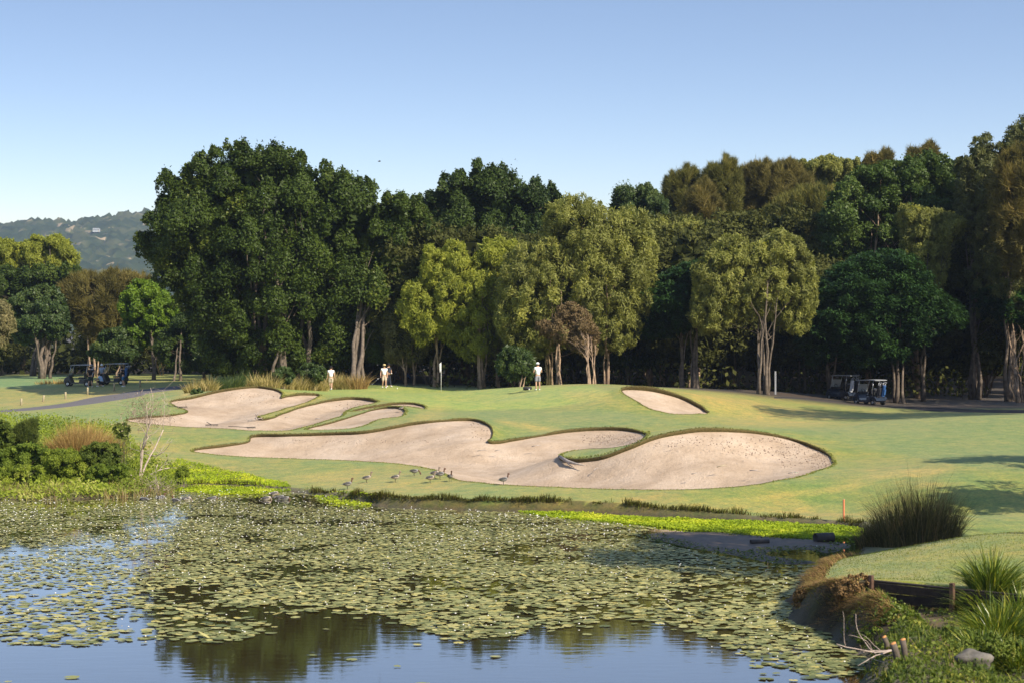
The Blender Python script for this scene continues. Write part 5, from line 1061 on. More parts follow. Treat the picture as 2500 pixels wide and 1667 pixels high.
person('man in dark shirt and dark trousers half hidden behind the straw hatted man', pc, rot_to(.7, -.7), dict(lel=(-.24,.04,1.15), lwr=(-.10,.22,1.06), rel=(.25,.02,1.15), rwr=(.12,.22,1.05), lan=(-.12,.12,.09), ran=(.12,-.08,.09)), 'navy_cloth', 'navy_cloth', True, 'white_cloth', 'wide', 'black_cloth', glove='l')
pd_ = on(1313, 127.8)
person('man in white cap, white polo and grey shorts standing at the back of the green', pd_, rot_to(-.35, 1), dict(lel=(-.27,.05,1.16), lwr=(-.16,.25,1.10), rel=(.28,.05,1.16), rwr=(.17,.26,1.12)), 'white_cloth', 'grey_cloth', hat='cap', hatm='white_cloth')
pe = on(220.5, 170.2); pe[2] = gz(*pe[:2])
person('man in black shirt and dark green shorts standing at the left golf cart, white shoes', pe, rot_to(.2, 1), dict(lel=(-.31,.02,1.18), lwr=(-.30,.20,1.0), rel=(.31,.04,1.2), rwr=(.34,.18,1.34), lan=(-.19,-.02,.09), lkn=(-.13,.03,.5), ran=(.17,0,.09)), 'black_cloth', 'green_cloth', hat='cap', hatm='black_cloth')
pf = on(249, 174)
person('man in white cap and grey blue polo standing between the two left carts', pf, rot_to(-.3, -1), dict(lel=(-.30,-.04,1.17), lwr=(-.22,.10,1.0), rel=(.29,-.02,1.15), rwr=(.27,.1,.95)), 'grey_blue_cloth', 'navy_cloth', hat='cap', hatm='white_cloth')
pg = on(246.5, 170.6)
person('man in light blue shirt crouching on the grass beside the left carts', pg, rot_to(-1, .15), dict(pelvis=(0,-.12,.40), spine=(0,-.03,.60), chest=(0,.07,.78), neck=(0,.13,.92), head=(0,.20,1.05), lsh=(-.19,.08,.83), rsh=(.19,.08,.83), lel=(-.24,.30,.66), rel=(.24,.30,.66), lwr=(-.15,.48,.52), rwr=(.15,.48,.52), lhip=(-.10,-.10,.38), rhip=(.10,-.10,.38), lkn=(-.15,.34,.48), rkn=(.14,.26,.18), lan=(-.14,.22,.09), ran=(.13,-.18,.10)), 'sky_cloth', 'black_cloth', hat=None)
ph = on(301, 169.8)
person('man in black shirt and mid blue shorts reaching into the back of the left cart', ph, rot_to(-1, .1), dict(spine=(0,.02,1.16), chest=(0,.06,1.35), neck=(0,.10,1.48), head=(0,.15,1.62), lsh=(-.19,.05,1.41), rsh=(.19,.05,1.41), lel=(-.23,.20,1.2), rel=(.23,.20,1.2), lwr=(-.17,.42,1.14), rwr=(.17,.42,1.16), lan=(-.12,-.05,.09), ran=(.12,-.12,.10)), 'black_cloth', 'blue_cloth', hat='cap', hatm='black_cloth')
def club(label, p0, p1):
    p0, p1 = np.array(p0), np.array(p1); o = empty('golf_club', p0, 0, label, 'golf club'); d_ = p1-p0
    tube_obj('shaft', [([p0*0, d_*.5, d_], [.009, .008, .007])], M['steel'], o, 6); tube_obj('grip', [([p0*0-nrm(d_)*.02, d_*.12, d_*.25], [.015, .014, .012])], M['rubber'], o, 6)
    bm = bmesh.new(); boxm(bm, (0, 0, 0), (.10, .035, .045), bev=.012); bmesh.ops.translate(bm, vec=d_, verts=bm.verts); link('club_head', bm_mesh(bm, 'club_head', True), M['steel'], o)
cr = math.cos(rot_to(.25, -1)); srn = math.sin(rot_to(.25, -1)); hx = pb+np.array([.28*cr-.14*srn, .28*srn+.14*cr, .85])
club('putter in the hand of the straw hatted man', hx+[0, 0, .05], hx+np.array([-.62, -.25, -.52]))

# ---------------------------------------------------------------- golf carts
M['cart_paint'] = simple('dark_blue_cart_body', (.018, .028, .05), .3, .15, 5, spec=.6)
M['cart_roof'] = simple('pale_grey_cart_roof', (.30, .31, .33), .5, .1, 5)
M['cart_seat'] = simple('black_vinyl', (.03, .03, .035), .5, .2, 9)
M['bag_blue'] = simple('blue_bag_cloth', (.03, .10, .27), .6, .2, 9); M['bag_black'] = simple('black_bag_cloth', (.02, .02, .025), .6, .2, 9); M['bag_white'] = simple('pale_bag_cloth', (.55, .56, .60), .6, .15, 9)
m, n, b = newmat('windshield_glass'); b.inputs['Base Color'].default_value = (.8, .86, .88, 1); b.inputs['Roughness'].default_value = .05; b.inputs['Alpha'].default_value = .3; M['glass'] = m
def cart(label, loc, rz):
    """faces local +x, 2.35 m long; wheelbase 1.65"""
    o = empty('golf_cart', loc, rz, label, 'golf cart', 'golf carts parked by the paths')
    bod = extrude_obj('body', [(1.18,.30),(1.22,.48),(1.10,.72),(.86,.86),(.74,.88),(.62,.62),(.52,.34),(-.10,.32),(-.16,.60),(-.62,.62),(-.66,.50),(-1.10,.52),(-1.12,.36),(-.98,.24),(.50,.22),(1.0,.24)], -.52, .52, M['cart_paint'], o)
    extrude_obj('front_fender', [(1.18,.40),(1.14,.56),(.96,.66),(.70,.62),(.60,.46),(.66,.44),(.78,.56),(.95,.58),(1.08,.50),(1.12,.38)], -.60, .60, M['cart_paint'], o)
    extrude_obj('rear_fender', [(-.46,.40),(-.52,.58),(-.70,.66),(-1.0,.64),(-1.14,.46),(-1.06,.44),(-.96,.56),(-.74,.58),(-.60,.52),(-.54,.38)], -.60, .60, M['cart_paint'], o)
    box_obj('seat', (-.30, 0, .71), (.50, 1.04, .13), M['cart_seat'], o, bev=.04)
    box_obj('seat_back', (-.60, 0, 1.02), (.12, 1.04, .42), M['cart_seat'], o, Matrix.Rotation(R(-10), 3, 'Y'), .04) if False else box_obj('seat_back', (-.60, 0, 1.0), (.12, 1.04, .40), M['cart_seat'], o, None, .04)
    box_obj('dashboard', (.70, 0, .90), (.22, .98, .14), M['cart_seat'], o, None, .03)
    tube_obj('steering_wheel', [([[.44+.17*math.cos(t)*.35, .26+.17*math.sin(t), 1.02+.17*math.cos(t)] for t in np.linspace(0, 2*np.pi, 13)], [.014]*13), ([[.44, .26, 1.02], [.56, .26, .93], [.68, .26, .86]], [.02]*3)], M['rubber'], o, 6)
    rf = extrude_obj('roof', [(.66,1.80),(.40,1.845),(-.3,1.87),(-.95,1.86),(-1.12,1.83),(-1.12,1.79),(-.9,1.80),(.4,1.79),(.64,1.76)], -.60, .60, M['cart_roof'], o)
    for s in (-1, 1):
        tube_obj('roof_post', [([[.80, s*.50, .86], [.66, s*.51, 1.35], [.54, s*.52, 1.80]], [.019]*3)], M['steel'], o, 6)
        tube_obj('roof_post', [([[-.72, s*.52, .60], [-.76, s*.52, 1.2], [-.84, s*.52, 1.80]], [.019]*3)], M['steel'], o, 6)
    bm = bmesh.new(); vs = [bm.verts.new(v) for v in ((.79,-.49,.90),(.79,.49,.90),(.62,.49,1.52),(.62,-.49,1.52),(.80,-.49,.905),(.80,.49,.905),(.63,.49,1.525),(.63,-.49,1.525))]
    for f in ((0,1,2,3),(7,6,5,4),(0,4,5,1),(2,6,7,3),(1,5,6,2),(0,3,7,4)): bm.faces.new([vs[i] for i in f])
    link('windshield', bm_mesh(bm, 'windshield'), M['glass'], o)
    box_obj('bag_well', (-.93, 0, .60), (.36, .94, .05), M['cart_seat'], o); box_obj('sweater_basket', (-.78, 0, .86), (.22, .96, .20), M['rubber'], o, None, .02)
    tube_obj('bag_rail', [([[-.90, -.5, 1.22], [-.92, 0, 1.22], [-.90, .5, 1.22]], [.02]*3)], M['steel'], o, 6)
    for s in (-1, 1): lathe_obj('headlight', [(.001, .02), (.05, .02), (.06, 0), (.05, -.03)], M['cart_roof'], o, (1.19, s*.36, .60), 10, 'X')
    for x in (.86, -.79):
        for s in (-1, 1):
            wl = empty('wheel', (x, s*.50, .23)); wl.parent = o
            lathe_obj('tyre', [(.11, -.085), (.19, -.09), (.225, -.06), (.23, 0), (.225, .06), (.19, .09), (.11, .085)], M['rubber'], wl, (0, 0, 0), 18, 'Y')
            lathe_obj('rim', [(.115, -.07), (.10, -.065), (.05, -.05), (.045, -.09), (.001, -.092)], M['steel'], wl, (0, 0, 0), 12, 'Y', scale=(1, -s if s > 0 else 1, 1)) 
    return o
def bag(label, loc, rz, m, tilt=12):
    o = empty('golf_bag', loc, rz, label, 'golf bag'); o.rotation_euler = (0, R(-tilt), rz)
    lathe_obj('bag_body', [(.001, 0), (.13, 0), (.135, .05), (.125, .5), (.135, .80), (.14, .86), (.12, .87), (.11, .80)], M[m], o, (0, 0, 0), 12)
    box_obj('pocket', (-.13, 0, .38), (.09, .17, .42), M[m], o, None, .025)
    for k in range(6):
        a = k*1.05; x, y = .07*math.cos(a), .07*math.sin(a); h = .98+.12*rng.random()
        tube_obj('club', [([[x, y, .5], [x*1.2, y*1.2, .85], [x*1.4, y*1.4, h]], [.008]*3), ([[x*1.4, y*1.4, h], [x*1.4-.03, y*1.4, h+.03], [x*1.4-.07, y*1.4, h+.03]], [.016, .022, .016])], M['steel'] if k % 2 else M['bag_white'], o, 5)
    return o
def cart_with_bags(label, px, d, rz, bags):
    p = on(px, d); o = cart(label, p, rz); c, s = math.cos(rz), math.sin(rz)
    for (yy, mm_, lb) in bags: bag(lb, p+np.array([c*-1.0-s*yy, s*-1.0+c*yy, .61]), rz, mm_)
cart_with_bags('dark golf cart facing left, nearest the far left edge, front wheel in view', 193, 172, R(178), [(-.25,'bag_black','black golf bag behind the man in dark green shorts'), (.25,'bag_white','pale golf bag on the cart with the front wheel in view')])
cart_with_bags('dark golf cart with its back to the man in blue shorts', 279, 173, R(172), [(-.25,'bag_black','black golf bag under the hands of the man in blue shorts'), (.25,'bag_blue','blue golf bag on the cart beside the man in blue shorts')])
cart_with_bags('golf cart in the shade, left one of the pair under the feathery tree', 2058, 148.5, R(128), [(-.25,'bag_black','black golf bag on the left shaded cart'), (.25,'bag_white','pale golf bag on the left shaded cart')])
cart_with_bags('golf cart in the shade, right one of the pair with a bright blue bag', 2124, 145, R(126), [(-.25,'bag_blue','bright blue golf bag on the right shaded cart'), (.25,'bag_black','black golf bag on the right shaded cart')])

# ---------------------------------------------------------------- ducks
M['duck_grey'] = simple('grey_duck_plumage', (.24, .225, .215), .8, .35, 30); M['duck_brown'] = simple('brown_duck_head', (.13, .065, .04), .8, .25, 30); M['duck_wing'] = simple('dark_duck_wing', (.075, .07, .07), .8, .4, 30)
M['duck_pale'] = simple('speckled_pale_plumage', (.38, .32, .27), .85, .45, 45); M['duck_palehead'] = simple('grey_brown_duck_head', (.24, .175, .13), .8, .25, 30); M['duck_leg'] = simple('dark_duck_leg', (.06, .05, .045), .7, .2, 20)
def ring_loft(name, prof, m, parent, n=10):
    """prof: (x, z, half width y, half height z) along the body"""
    a = np.linspace(0, 2*np.pi, n, endpoint=False); V = np.concatenate([np.stack([np.full(n, x), np.cos(a)*wy, z+np.sin(a)*hz], 1) for x, z, wy, hz in prof]); k = len(prof)
    i = np.arange(k-1)[:, None]*n; j = np.arange(n)[None]; Fc = np.stack([i+j, i+(j+1) % n, i+n+(j+1) % n, i+n+j], -1).reshape(-1, 4)
    return link(name, npmesh(name, V, Fc, True), m, parent)
def duck(label, loc, rz, kind='male', pose='up', swim=False, group='ducks on the grass'):
    o = empty('duck', loc, rz, label, 'duck', group); o.scale = (.92,)*3; bm_, hm = (M['duck_grey'], M['duck_brown']) if kind == 'male' else (M['duck_pale'], M['duck_palehead'])
    z0 = .24 if not swim else .06
    tilt = .10 if pose == 'up' else (-.02 if pose == 'graze' else .04)
    prof = [(-.27, .005, .006, .004), (-.22, .0, .035, .016), (-.15, -.002, .07, .05), (-.07, -.008, .098, .082), (.02, -.01, .108, .096), (.10, .0, .10, .094), (.155, .018, .075, .075), (.185, .03, .04, .045), (.20, .035, .003, .003)]
    ring_loft('body', [(x, z0+z+tilt*(x+.1)*1.2, wy, hz) for x, z, wy, hz in prof], bm_, o)
    for s in (-1, 1):
        V, Fc = lathe([(.001, -.20), (.03, -.15), (.05, -.04), (.048, .06), (.02, .13), (.001, .15)], 8); V = V[:, [2, 1, 0]]*np.array([1, .42, 1.1]); V[:, 2] += z0+.028+tilt*(V[:, 0]+.1)*1.2; V[:, 1] += s*.088
        link('wing', npmesh('wing', V, Fc[:, ::-1], True), M['duck_wing'], o)
    if pose == 'up': nk = [[.145, 0, z0+.05], [.195, 0, z0+.13], [.205, 0, z0+.20], [.215, 0, z0+.255]]; bd = np.array([1, 0, -.12])
    elif pose == 'graze': nk = [[.15, 0, z0+.02], [.225, 0, z0+.015], [.275, 0, z0-.045], [.30, 0, z0-.10]]; bd = np.array([.35, 0, -1])
    elif pose == 'feed': nk = [[.15, 0, z0+.02], [.20, 0, z0+.01], [.225, 0, z0-.04], [.235, 0, z0-.075]]; bd = np.array([.3, 0, -1])
    else: nk = [[.14, 0, z0+.05], [.17, 0, z0+.10], [.175, 0, z0+.14], [.18, 0, z0+.17]]; bd = np.array([1, 0, -.15])
    nk = np.array(nk); hd = nk[-1]; bd = nrm(bd)
    tube_obj('neck', [(nk, [.045, .034, .03, .034])], hm, o, 8)
    V, Fc = lathe([(.001, -.05), (.03, -.038), (.043, -.005), (.036, .03), (.016, .05), (.001, .055)], 8); q = Vector(bd).to_track_quat('Z', 'Y').to_matrix(); V = V@np.array(q).T+hd+bd*.012
    link('head', npmesh('head', V, Fc, True), hm, o)
    tube_obj('bill', [([hd+bd*.045, hd+bd*.07, hd+bd*.092], [.014, .011, .007])], M['duck_leg'], o, 6)
    if not swim:
        for s in (-1, 1): tube_obj('leg', [([[0, s*.045, z0-.07], [.012*s, s*.045, .10], [-.01*s, s*.045, .015], [.045-.01*s, s*.05, .008]], [.016, .010, .008, .012])], M['duck_leg'], o, 5)
    return o
DK = [(848,1194.5,'male','up',.15,'dark duck standing lowest and leftmost on the grass'),(895,1179,'f','up',.1,'speckled duck, second from the left on the grass'),(965,1178,'f','up',.05,'speckled duck standing alone just left of the grazing duck'),(1011,1161,'male','graze',-.1,'duck bending its head down to graze near the sand edge'),(1050,1178.5,'f','up',.1,'pale speckled duck in front of the tight group of three'),(1061,1167,'f','up',.1,'pale duck partly hidden at the back of the group of three'),(1074,1170,'male','up',.1,'dark headed duck at the right of the group of three'),(1099,1176,'male','up',-1.25,'duck facing the camera right of the group of three'),(1229,1183.5,'male','up',.05,'duck standing alone rightmost at the sand edge')]
for x, y, kd, ps, rz, lb in DK:
    p = ground_at(x, y); duck(lb, p, rz, kd, ps)
SW = [(353,1221,'male','feed',2.9,'grey duck feeding in the water, leftmost below the twiggy bush'),(392,1217,'male','rest',.3,'dark duck floating right under the twiggy bush'),(430,1224,'male','rest',2.7,'dark duck in front of a pale one in the pond'),(455,1220,'f','feed',.2,'pale duck feeding just right of the dark floating duck'),(518,1219,'male','feed',.3,'grey duck floating alone between the two groups'),(650,1219,'f','feed',.15,'pale duck left of the close floating trio'),(669,1207,'f','feed',.5,'small pale duck farthest back near the lime weed'),(683,1216,'male','feed',.3,'grey duck in the middle of the close floating trio'),(695,1219,'male','feed',.0,'grey duck at the right end of the close floating trio')]
for x, y, kd, ps, rz, lb in SW:
    p = drop(x, y, .0); duck(lb, p, rz, kd, ps, True, 'ducks in the pond')
p = ground_at(980, 1002); b_ = duck('small grey and white bird walking on the green', p, .4, 'f', 'up', False, None); b_.scale = (.62,)*3; b_['category'] = 'bird'; b_.name = 'plover'; b_.pop('group', None)
fb = empty('flying_bird', at(926, 395, 150), .5, 'tiny dark bird flying in the sky right of the huge fig', 'bird')
ring_loft('body', [(-.13, 0, .004, .003), (-.06, 0, .03, .025), (.03, 0, .035, .03), (.10, .01, .02, .02), (.14, .01, .002, .002)], M['duck_wing'], fb)
for s in (-1, 1):
    V = np.array([[.05, s*.02, .01], [-.05, s*.02, .01], [.02, s*.18, .08], [-.05, s*.16, .07], [-.03, s*.33, .06], [.05, s*.02, 0], [-.05, s*.02, 0], [.02, s*.18, .07], [-.05, s*.16, .06], [-.03, s*.33, .052]]); link('wing', npmesh('wing', V, np.array([[0,1,3,2],[2,3,4,4],[5,7,8,6],[7,9,8,8]])[[0, 2]]), M['duck_wing'], fb)

# ---------------------------------------------------------------- course furniture
M['old_wood'] = simple('weathered_bollard_wood', (.40, .34, .22), .9, .25, 6, bumps=.4); M['red_paint'] = simple('faded_red_stake_paint', (.62, .20, .09), .6, .2, 8); M['white_paint'] = simple('white_enamel', (.80, .80, .80), .4, .04, 8)
def bollard(label, px, py, hpx, lean=0):
    p = ground_at(px, py, 100); h = hpx/F*p[1]; o = empty('bollard', p, 0, label, 'bollard', 'timber bollards along the cart path'); o.rotation_euler = (0, lean, .3*rng.random())
    lathe_obj('post', [(.001, -.15), (.075, -.15), (.075, h-.02), (.062, h), (.001, h+.004)], M['old_wood'], o, (0, 0, 0), 10, smooth=False)
    lathe_obj('cap_band', [(.077, h-.14), (.079, h-.13), (.079, h-.10), (.077, h-.09)], M['old_wood'], o, (0, 0, 0), 10)
bollard('timber bollard farthest left beside the cart path', 52, 989, 17); bollard('leaning timber bollard, second from the left', 105, 980, 16, .14); bollard('timber bollard in the middle of the row of five', 160, 973, 17); bollard('timber bollard second from the right, below the black shirted man', 214, 963, 18); bollard('thickest timber bollard below the crouching man', 279, 954, 20); bollard('timber bollard behind the bare sapling', 342, 945, 17)
p = ground_at(2060, 1274); o = empty('stake', p, .4, 'red hazard stake upright in the grass left of the tall rushes', 'stake'); h = 54/F*p[1]
box_obj('post', (0, 0, h/2-.1), (.055, .055, h+.2), M['red_paint'], o, None, .008); box_obj('tip', (0, 0, h+.006), (.045, .045, .012), M['old_wood'], o)
p = on(1077, 146); o = empty('flagstick', p, 0, 'white flagstick with a limp white flag on the green', 'flagstick'); h = 72/F*p[1]
lathe_obj('pole', [(.001, -.1), (.017, -.1), (.017, h*.5), (.014, h), (.001, h+.01)], M['white_paint'], o, (0, 0, 0), 8)
fx, fz = np.meshgrid(np.linspace(0, 1, 7), np.linspace(0, 1, 9)); fx, fz = fx.ravel(), fz.ravel(); wdt = .19*(1-.45*fz)
V = np.stack([-.01-wdt*fx*.7, .05*np.sin(fx*9+fz*2)*fx, h-.02-fz*.62-fx*.10], 1); i = np.arange(8)[:, None]*7; j = np.arange(6)[None]; fo = link('flag', npmesh('flag', V, np.stack([i+j, i+j+1, i+8, i+7], -1).reshape(-1, 4) if False else np.stack([i+j, i+j+1, i+7+j+1, i+7+j], -1).reshape(-1, 4), True), M['white_cloth'], o)
p = ground_at(1893, 962, 120); o = empty('marker_post', p, 0, 'tall pale post standing right of the pale trunked paperbark', 'post'); h = 53/F*p[1]
box_obj('post', (0, 0, h/2), (.12, .11, h+.2), M['cart_roof'], o, None, .01)
for k in range(4): box_obj('band', (0, 0, h-.12-.13*k), (.15, .14, .035), M['cart_roof'], o)
for x, y, lb in ((970,949,'white golf ball near the straw hatted man'),(1292,951.5,'white golf ball beside the dark bag at the back of the green')):
    p = ground_at(x, y, 120); V, Fc = lathe([(.001, -.045), (.03, -.034), (.045, 0), (.03, .034), (.001, .045)], 8); o = link('golf_ball', npmesh('golf_ball', V, Fc, True), M['white_paint']); o.location = p+[0, 0, .05]; tag(o, lb, 'golf ball')
p = ground_at(1288, 951.5, 120); o = empty('carry_bag', p, .2, 'small dark bag lying on the back edge of the green', 'bag'); lathe_obj('bag_body', [(.001, -.3), (.10, -.28), (.12, 0), (.11, .25), (.001, .3)], M['bag_black'], o, (0, 0, .11), 10, 'X'); box_obj('pocket', (0, -.08, .12), (.2, .1, .14), M['bag_black'], o, None, .03)
# bunker rakes
def rake(label, px, py, ang, flip=0):
    p = ground_at(px, py, 80); d_ = np.array([math.cos(ang), math.sin(ang)]); o = empty('bunker_rake', p+[0, 0, .03], 0, label, 'rake', 'rakes left in the upper bunker')
    zz = [gz(*(p[:2]+d_*t))-p[2]*1. if False else float(base_z(p[:2]+d_*t)[0])-p[2] for t in (0, .8, 1.6)]
    tube_obj('handle', [([[*(d_*t), z+.05] for t, z in zip((0, .8, 1.6), zz)], [.02, .018, .016])], M['rubber'], o, 6)
    q = np.array([-d_[1], d_[0]]); tube_obj('rake_head', [([[*(q*-.36), .05], [0, 0, .055], [*(q*.36), .05]], [.026]*3)], M['rubber'], o, 6)
    tube_obj('tines', [([[*(q*s-d_*.02), .05], [*(q*s-d_*.05), 0], [*(q*s-d_*.06), -.04]], [.008]*3) for s in np.linspace(-.34, .34, 9)], M['rubber'], o, 4)
rake('rake lying on the flat sand, left one of two', 517, 1040, 1.9); rake('rake lying on the flat sand, right one of two', 613, 1046, 2.6); rake('rake leaning across the left lip of the upper bunker', 445, 996, 2.35)
# pipes, sticks and roots
M['pipe'] = simple('dark_drain_pipe', (.06, .05, .045), .7, .3, 5)
def pipe(label, px, py, r, rz):
    p = drop(px, py, .02); o = empty('drain_pipe', p, rz, label, 'pipe'); lathe_obj('pipe_wall', [(r*.86, -.35), (r*.86, .3), (r, .3), (r, -.35), (r*.86, -.35)], M['pipe'], o, (0, 0, r*.85), 16, 'X'); lathe_obj('pipe_bottom', [(.001, .1), (r*.86, .1), (r*.86, .14), (.001, .14)], M['rubber'], o, (0, 0, r*.85), 14, 'X')
pipe('round dark drain pipe lying on the mud below the lime weed', 2010, 1322, .165, R(200)); pipe('small drain pipe stub on the mud, left of the bigger pipe', 1853, 1326, .075, R(200))
M['root'] = simple('grey_driftwood', (.36, .31, .27), .95, .4, 6, bumps=.8)
g = ground_at(1372, 1121, 80); pts = [ground_at(x, y, 80) for x, y in ((1366,1117),(1385,1128),(1404,1134),(1428,1139))]
o = empty('exposed_root', pts[0], 0, 'grey exposed root under the tip of the grass tongue in the big bunker', 'root'); P = np.array(pts)-pts[0]; tube_obj('root_wood', [(P+[0, 0, .05], [.05, .085, .06, .015]), (P[:3]*.9+[0, -.12, .02], [.05, .05, .02])], M['root'], o, 8); tube_obj('side_roots', [(P[1:3]+[0, .1, .02], [.05, .02]), (np.array([P[1], P[1]+[.1, -.3, -.1], P[1]+[.3, -.45, -.2]]), [.05, .03, .01])], M['root'], o, 5)
g = ground_at(625, 1022, 90); twig_thing('stump_root', 'small dark broken root standing at the tip of grass in the upper bunker', 'root', g, [((.2, 0, 1), .45, .05), ((-.8, -.2, .3), .5, .04), ((.9, 0, .2), .4, .04)], 1, M['root'], ('root_wood', 'side_roots'))
for k, (x, y, L, a, lb) in enumerate([(1750,1142,.45,.1,'thin stick lying on the sand below the white scuffs'),(1688,1158,.25,.0,'short stick near the sand floor of the big bunker'),(1450,1148,.4,1.2,'twig lying right of the exposed root'),(1165,1102,.55,.3,'branch lying on the sand below the middle lip'),(1208,1101,.35,-.2,'dark twig on the sand right of the branch'),(1298,1090,.5,.2,'twig on the sand slope of the middle hollow'),(1830,1150,.5,-.5,'curved twig on the sand, lower right of the big bunker'),(1925,1155,.5,.5,'twig near the right rim of the big bunker'),(770,1023,.3,-.4,'twig on the sand of the second upper hollow'),(695,1019,.25,.1,'short twig on the sand of the upper bunker')]):
    p = ground_at(x, y, 80); p[2] = float(base_z(p[:2])[0])
    q = np.array([[0, 0, .02], [L*.5*math.cos(a), L*.5*math.sin(a), .05], [L*math.cos(a), L*math.sin(a), .01]]); q[:, 2] += [float(base_z(p[:2]+v[:2])[0])-p[2] for v in q]
    o = tube_obj('stick', [(q, [.022, .018, .008]), (np.array([q[1], q[1]+[.1, .12, .03], q[1]+[.16, .2, .02]]), [.014, .01, .005])], M['root'] if k else M['old_wood'], None, 5); o.location = p; tag(o, lb, 'stick', 'sticks lying in the bunkers')
# clods and scuffed sand below the lips: one mass
cp = []
for (x0, y0, x1, y1, n_) in ((1760,1065,1960,1110,200),(1900,1080,2030,1140,160),(1440,1058,1560,1080,120),(1420,1060,1570,1085,110),(1150,1030,1200,1075,60),(1600,1062,1800,1090,90),(560,955,680,985,60),(820,980,910,1000,50),(1980,1105,2030,1145,80),(700,1070,1100,1080,60)):
    for _ in range(n_): cp.append((rng.uniform(x0, x1), rng.uniform(y0, y1)))
cw = np.array([drop(x, y) for x, y in cp]); ok_ = np.zeros(len(cw), bool)
for k, (B, l, o_) in BW.items(): ok_ |= inpoly(cw[:, :2], B) & (polydist(cw[:, :2], B)[0] > .12)
cw = cw[ok_]; n = len(cw); s_ = rng.uniform(.012, .042, n); oc = np.array([(1,0,0),(0,1,0),(-1,0,0),(0,-1,0),(0,0,.8),(0,0,-.8)], float); of = np.array([(0,1,4),(1,2,4),(2,3,4),(3,0,4),(1,0,5),(2,1,5),(3,2,5),(0,3,5)])
V_ = (oc[None]*rng.uniform(.6, 1.4, (n, 6, 1))*s_[:, None, None]+cw[:, None]+np.array([0, 0, -.01])).reshape(-1, 3); tag(link('sand_clods', npmesh('sand_clods', V_, (of[None]+np.arange(n)[:, None, None]*6).reshape(-1, 3)), simple('dark_sand_clod', (.30, .225, .17), .95, .4, 20)), kind='stuff')
# timber wall on the near bank: boards one by one, posts, cut stumps, stone
M['dark_timber'] = simple('dark_sleeper_timber', (.026, .019, .015), .9, .45, 7, bumps=.6); M['rust_post'] = simple('brown_timber_peg', (.11, .06, .04), .85, .3, 7, bumps=.4); M['cut_wood'] = simple('fresh_cut_wood', (.62, .27, .09), .8, .2, 9); M['stone'] = simple('grey_bank_stone', (.14, .125, .105), .95, .45, 5, bumps=.9)
wo_ = empty('retaining_wall', (WALL_A[0]-.18, WALL_A[1]-.20, gz(WALL_A[0]+.5, WALL_A[1]+.3)-.42), math.atan2(WALL_B[1]-WALL_A[1], WALL_B[0]-WALL_A[0]), 'low dark timber retaining wall holding up the near lawn', 'retaining wall')
for k in range(2):
    for j in range(2): box_obj('board', (1.12+j*2.26+(.03 if k else 0), -.03-.012*k, .10+k*.22), (2.25, .07, .205), M['dark_timber'], wo_, Matrix.Rotation(R(rng.normal()*.4), 3, 'Y'), .012)
box_obj('cap_board', (1.9, .0, .455), (3.8, .13, .045), M['dark_timber'], wo_, None, .01)
for x in (.12, 2.22, 4.3): box_obj('post', (x, -.13, .20), (.10, .10, .80), M['rust_post'], wo_, None, .012)
def stump(label, px, py, d, h, r, lean):
    p = ground_at(px, py, 36); o = empty('cut_stump', p, 0, label, 'stump'); q = np.array([[0, 0, -.1], [lean*.4, -.02, h*.5], [lean, -.03, h]]); tube_obj('stump_wood', [(q, [r*1.25, r*1.05, r])], BARK['grey'], o, 9)
    ax = nrm(q[2]-q[1]); V, Fc = lathe([(.001, .012), (r*.92, .010), (r*.95, -.01)], 12); V = V@np.array(Vector(ax).to_track_quat('Z', 'Y').to_matrix()).T+q[2]+ax*.008; link('cut_face', npmesh('cut_face', V, Fc[:, ::-1]), M['cut_wood'], o)
stump('sawn stump with orange cut face, left of the pair on the near bank', 2193, 1618, 41.0, .34, .06, -.10); stump('sawn stump with orange cut face, right of the pair on the near bank', 2210, 1612, 41.3, .37, .055, -.05); stump('short sawn stump with orange top left of the pair', 2168, 1600, 41.6, .22, .05, -.08)
def rock(label, px, py, d, s):
    p = ground_at(px, py, 36); bm = bmesh.new(); bmesh.ops.create_icosphere(bm, subdivisions=3, radius=1)
    for v in bm.verts:
        q = v.co; f = 1+.22*math.sin(q.x*3.1+s*9)*math.sin(q.y*2.7+px)*1.2+.12*math.sin(q.z*6+px)+.05*math.sin(q.x*13)*math.sin(q.y*11); v.co = Vector((q.x*1.3*f, q.y*f, q.z*.75*f))*s
    o = link('rock', bm_mesh(bm, 'rock', True), M['stone']); o.location = p+[0, 0, s*.3]; tag(o, label, 'rock')
rock('grey rock half hidden by shrubs near the bottom edge', 2375, 1650, 39.6, .24); rock('smaller grey rock right of the near rock', 2425, 1610, 40.6, .17)
g = ground_at(2185, 1612, 36); twig_thing('fallen_branch', 'dry branch reaching from the sawn stumps over the water', 'branch', g+[0, 0, .2], [((-1, -.1, -.12), 1.15, .018), ((-1, -.3, -.22), 1.0, .014), ((-.7, -.1, -.1), .8, .012)], 1, M['twig'])

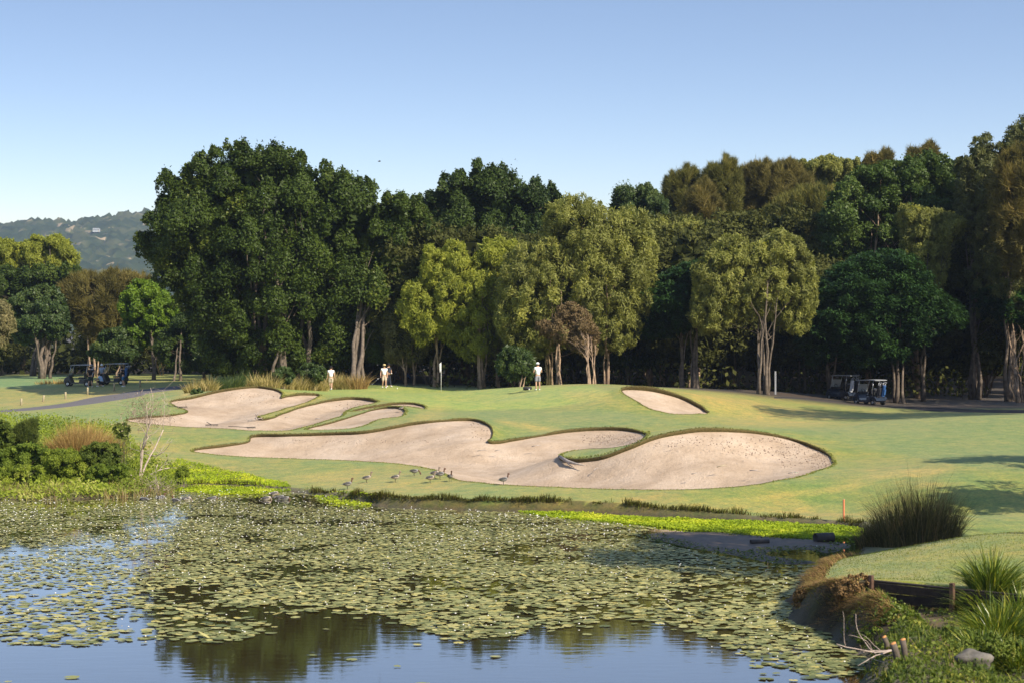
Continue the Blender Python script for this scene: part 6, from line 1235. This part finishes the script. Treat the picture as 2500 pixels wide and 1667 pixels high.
# ---------------------------------------------------------------- behind the trees, on the hill, and the air
M['shed_wall'] = simple('pale_shed_sheet', (.42, .45, .47), .7, .12, 2); M['tarp'] = simple('blue_tarpaulin', (.07, .22, .62), .6, .2, 3)
def hut(name, label, p, w_, d_, h, wm, rm, cat='shed', group=None, pitch=.25, nwin=2):
    o = empty(name, p, .12, label, cat, group); box_obj('wall', (0, 0, h/2), (w_, d_, h), M[wm], o)
    extrude_obj('roof', [(-w_*.55, h), (0, h+w_*pitch*.5), (w_*.55, h), (w_*.55, h+.1*h/3), (0, h+w_*pitch*.5+.12*h/3), (-w_*.55, h+.1*h/3)], -d_*.55, d_*.55, M[rm], o)
    for k in range(nwin): box_obj('window', ((k+.5)/nwin*w_*.8-w_*.4, -d_/2-.02, h*.58), (w_*.13, .08, h*.28), M['cart_seat'], o)
    box_obj('door', (w_*.46-w_*.08, -d_/2-.02, h*.36), (w_*.09, .07, h*.70), M['old_wood'], o)
hut('shed', 'pale low shed glimpsed between the trunks right of the middle', on(1805, 196), 4.2, 3, 2.2, 'shed_wall', 'cart_roof')
p = on(988, 178); o = empty('tarpaulin_heap', p, 0, 'small bright blue tarpaulin heap glimpsed behind the green', 'tarpaulin'); bm = bmesh.new(); bmesh.ops.create_icosphere(bm, subdivisions=3, radius=1)
for v in bm.verts: v.co = Vector((v.co.x*.55, v.co.y*.4, max(v.co.z, -.1)*.5*(1+.25*math.sin(v.co.x*5)*math.cos(v.co.y*4))))
link('sheet', bm_mesh(bm, 'sheet', True), M['tarp'], o); box_obj('weight', (.3, -.3, .06), (.18, .1, .12), M['stone'], o)
def hill_z(x, y): return float(HZ[np.argmin((HP[:, 0]-x)**2+(HP[:, 1]-y)**2)])
for px, d, w_, lb in ((240,2700,9,'larger white house in the clearing on the far hill'),(264,2712,8,'small white house right of the larger one on the far hill'),(222,2704,6,'small pale outbuilding left of the houses on the far hill')):
    x = (px-CX)/F*d; hut('hill_house', lb, (x, d-12, hill_z(x, d-10)-1), w_, 10, 5, 'shed_wall', 'cart_roof', 'house', 'houses on the far hill', .3, 4)
hz_m = bpy.data.materials.new('thin_blue_air'); hz_m.use_nodes = True; hn = hz_m.node_tree; hn.nodes.clear(); pv_ = hn.nodes.new('ShaderNodeVolumePrincipled'); ho = hn.nodes.new('ShaderNodeOutputMaterial')
pv_.inputs['Color'].default_value = (.66, .80, 1., 1); pv_.inputs['Density'].default_value = .00013; pv_.inputs['Anisotropy'].default_value = .25; hn.links.new(pv_.outputs[0], ho.inputs['Volume'])
tag(box_obj('haze', (0, 3000, 98), (9000, 7200, 204), hz_m), kind='stuff')
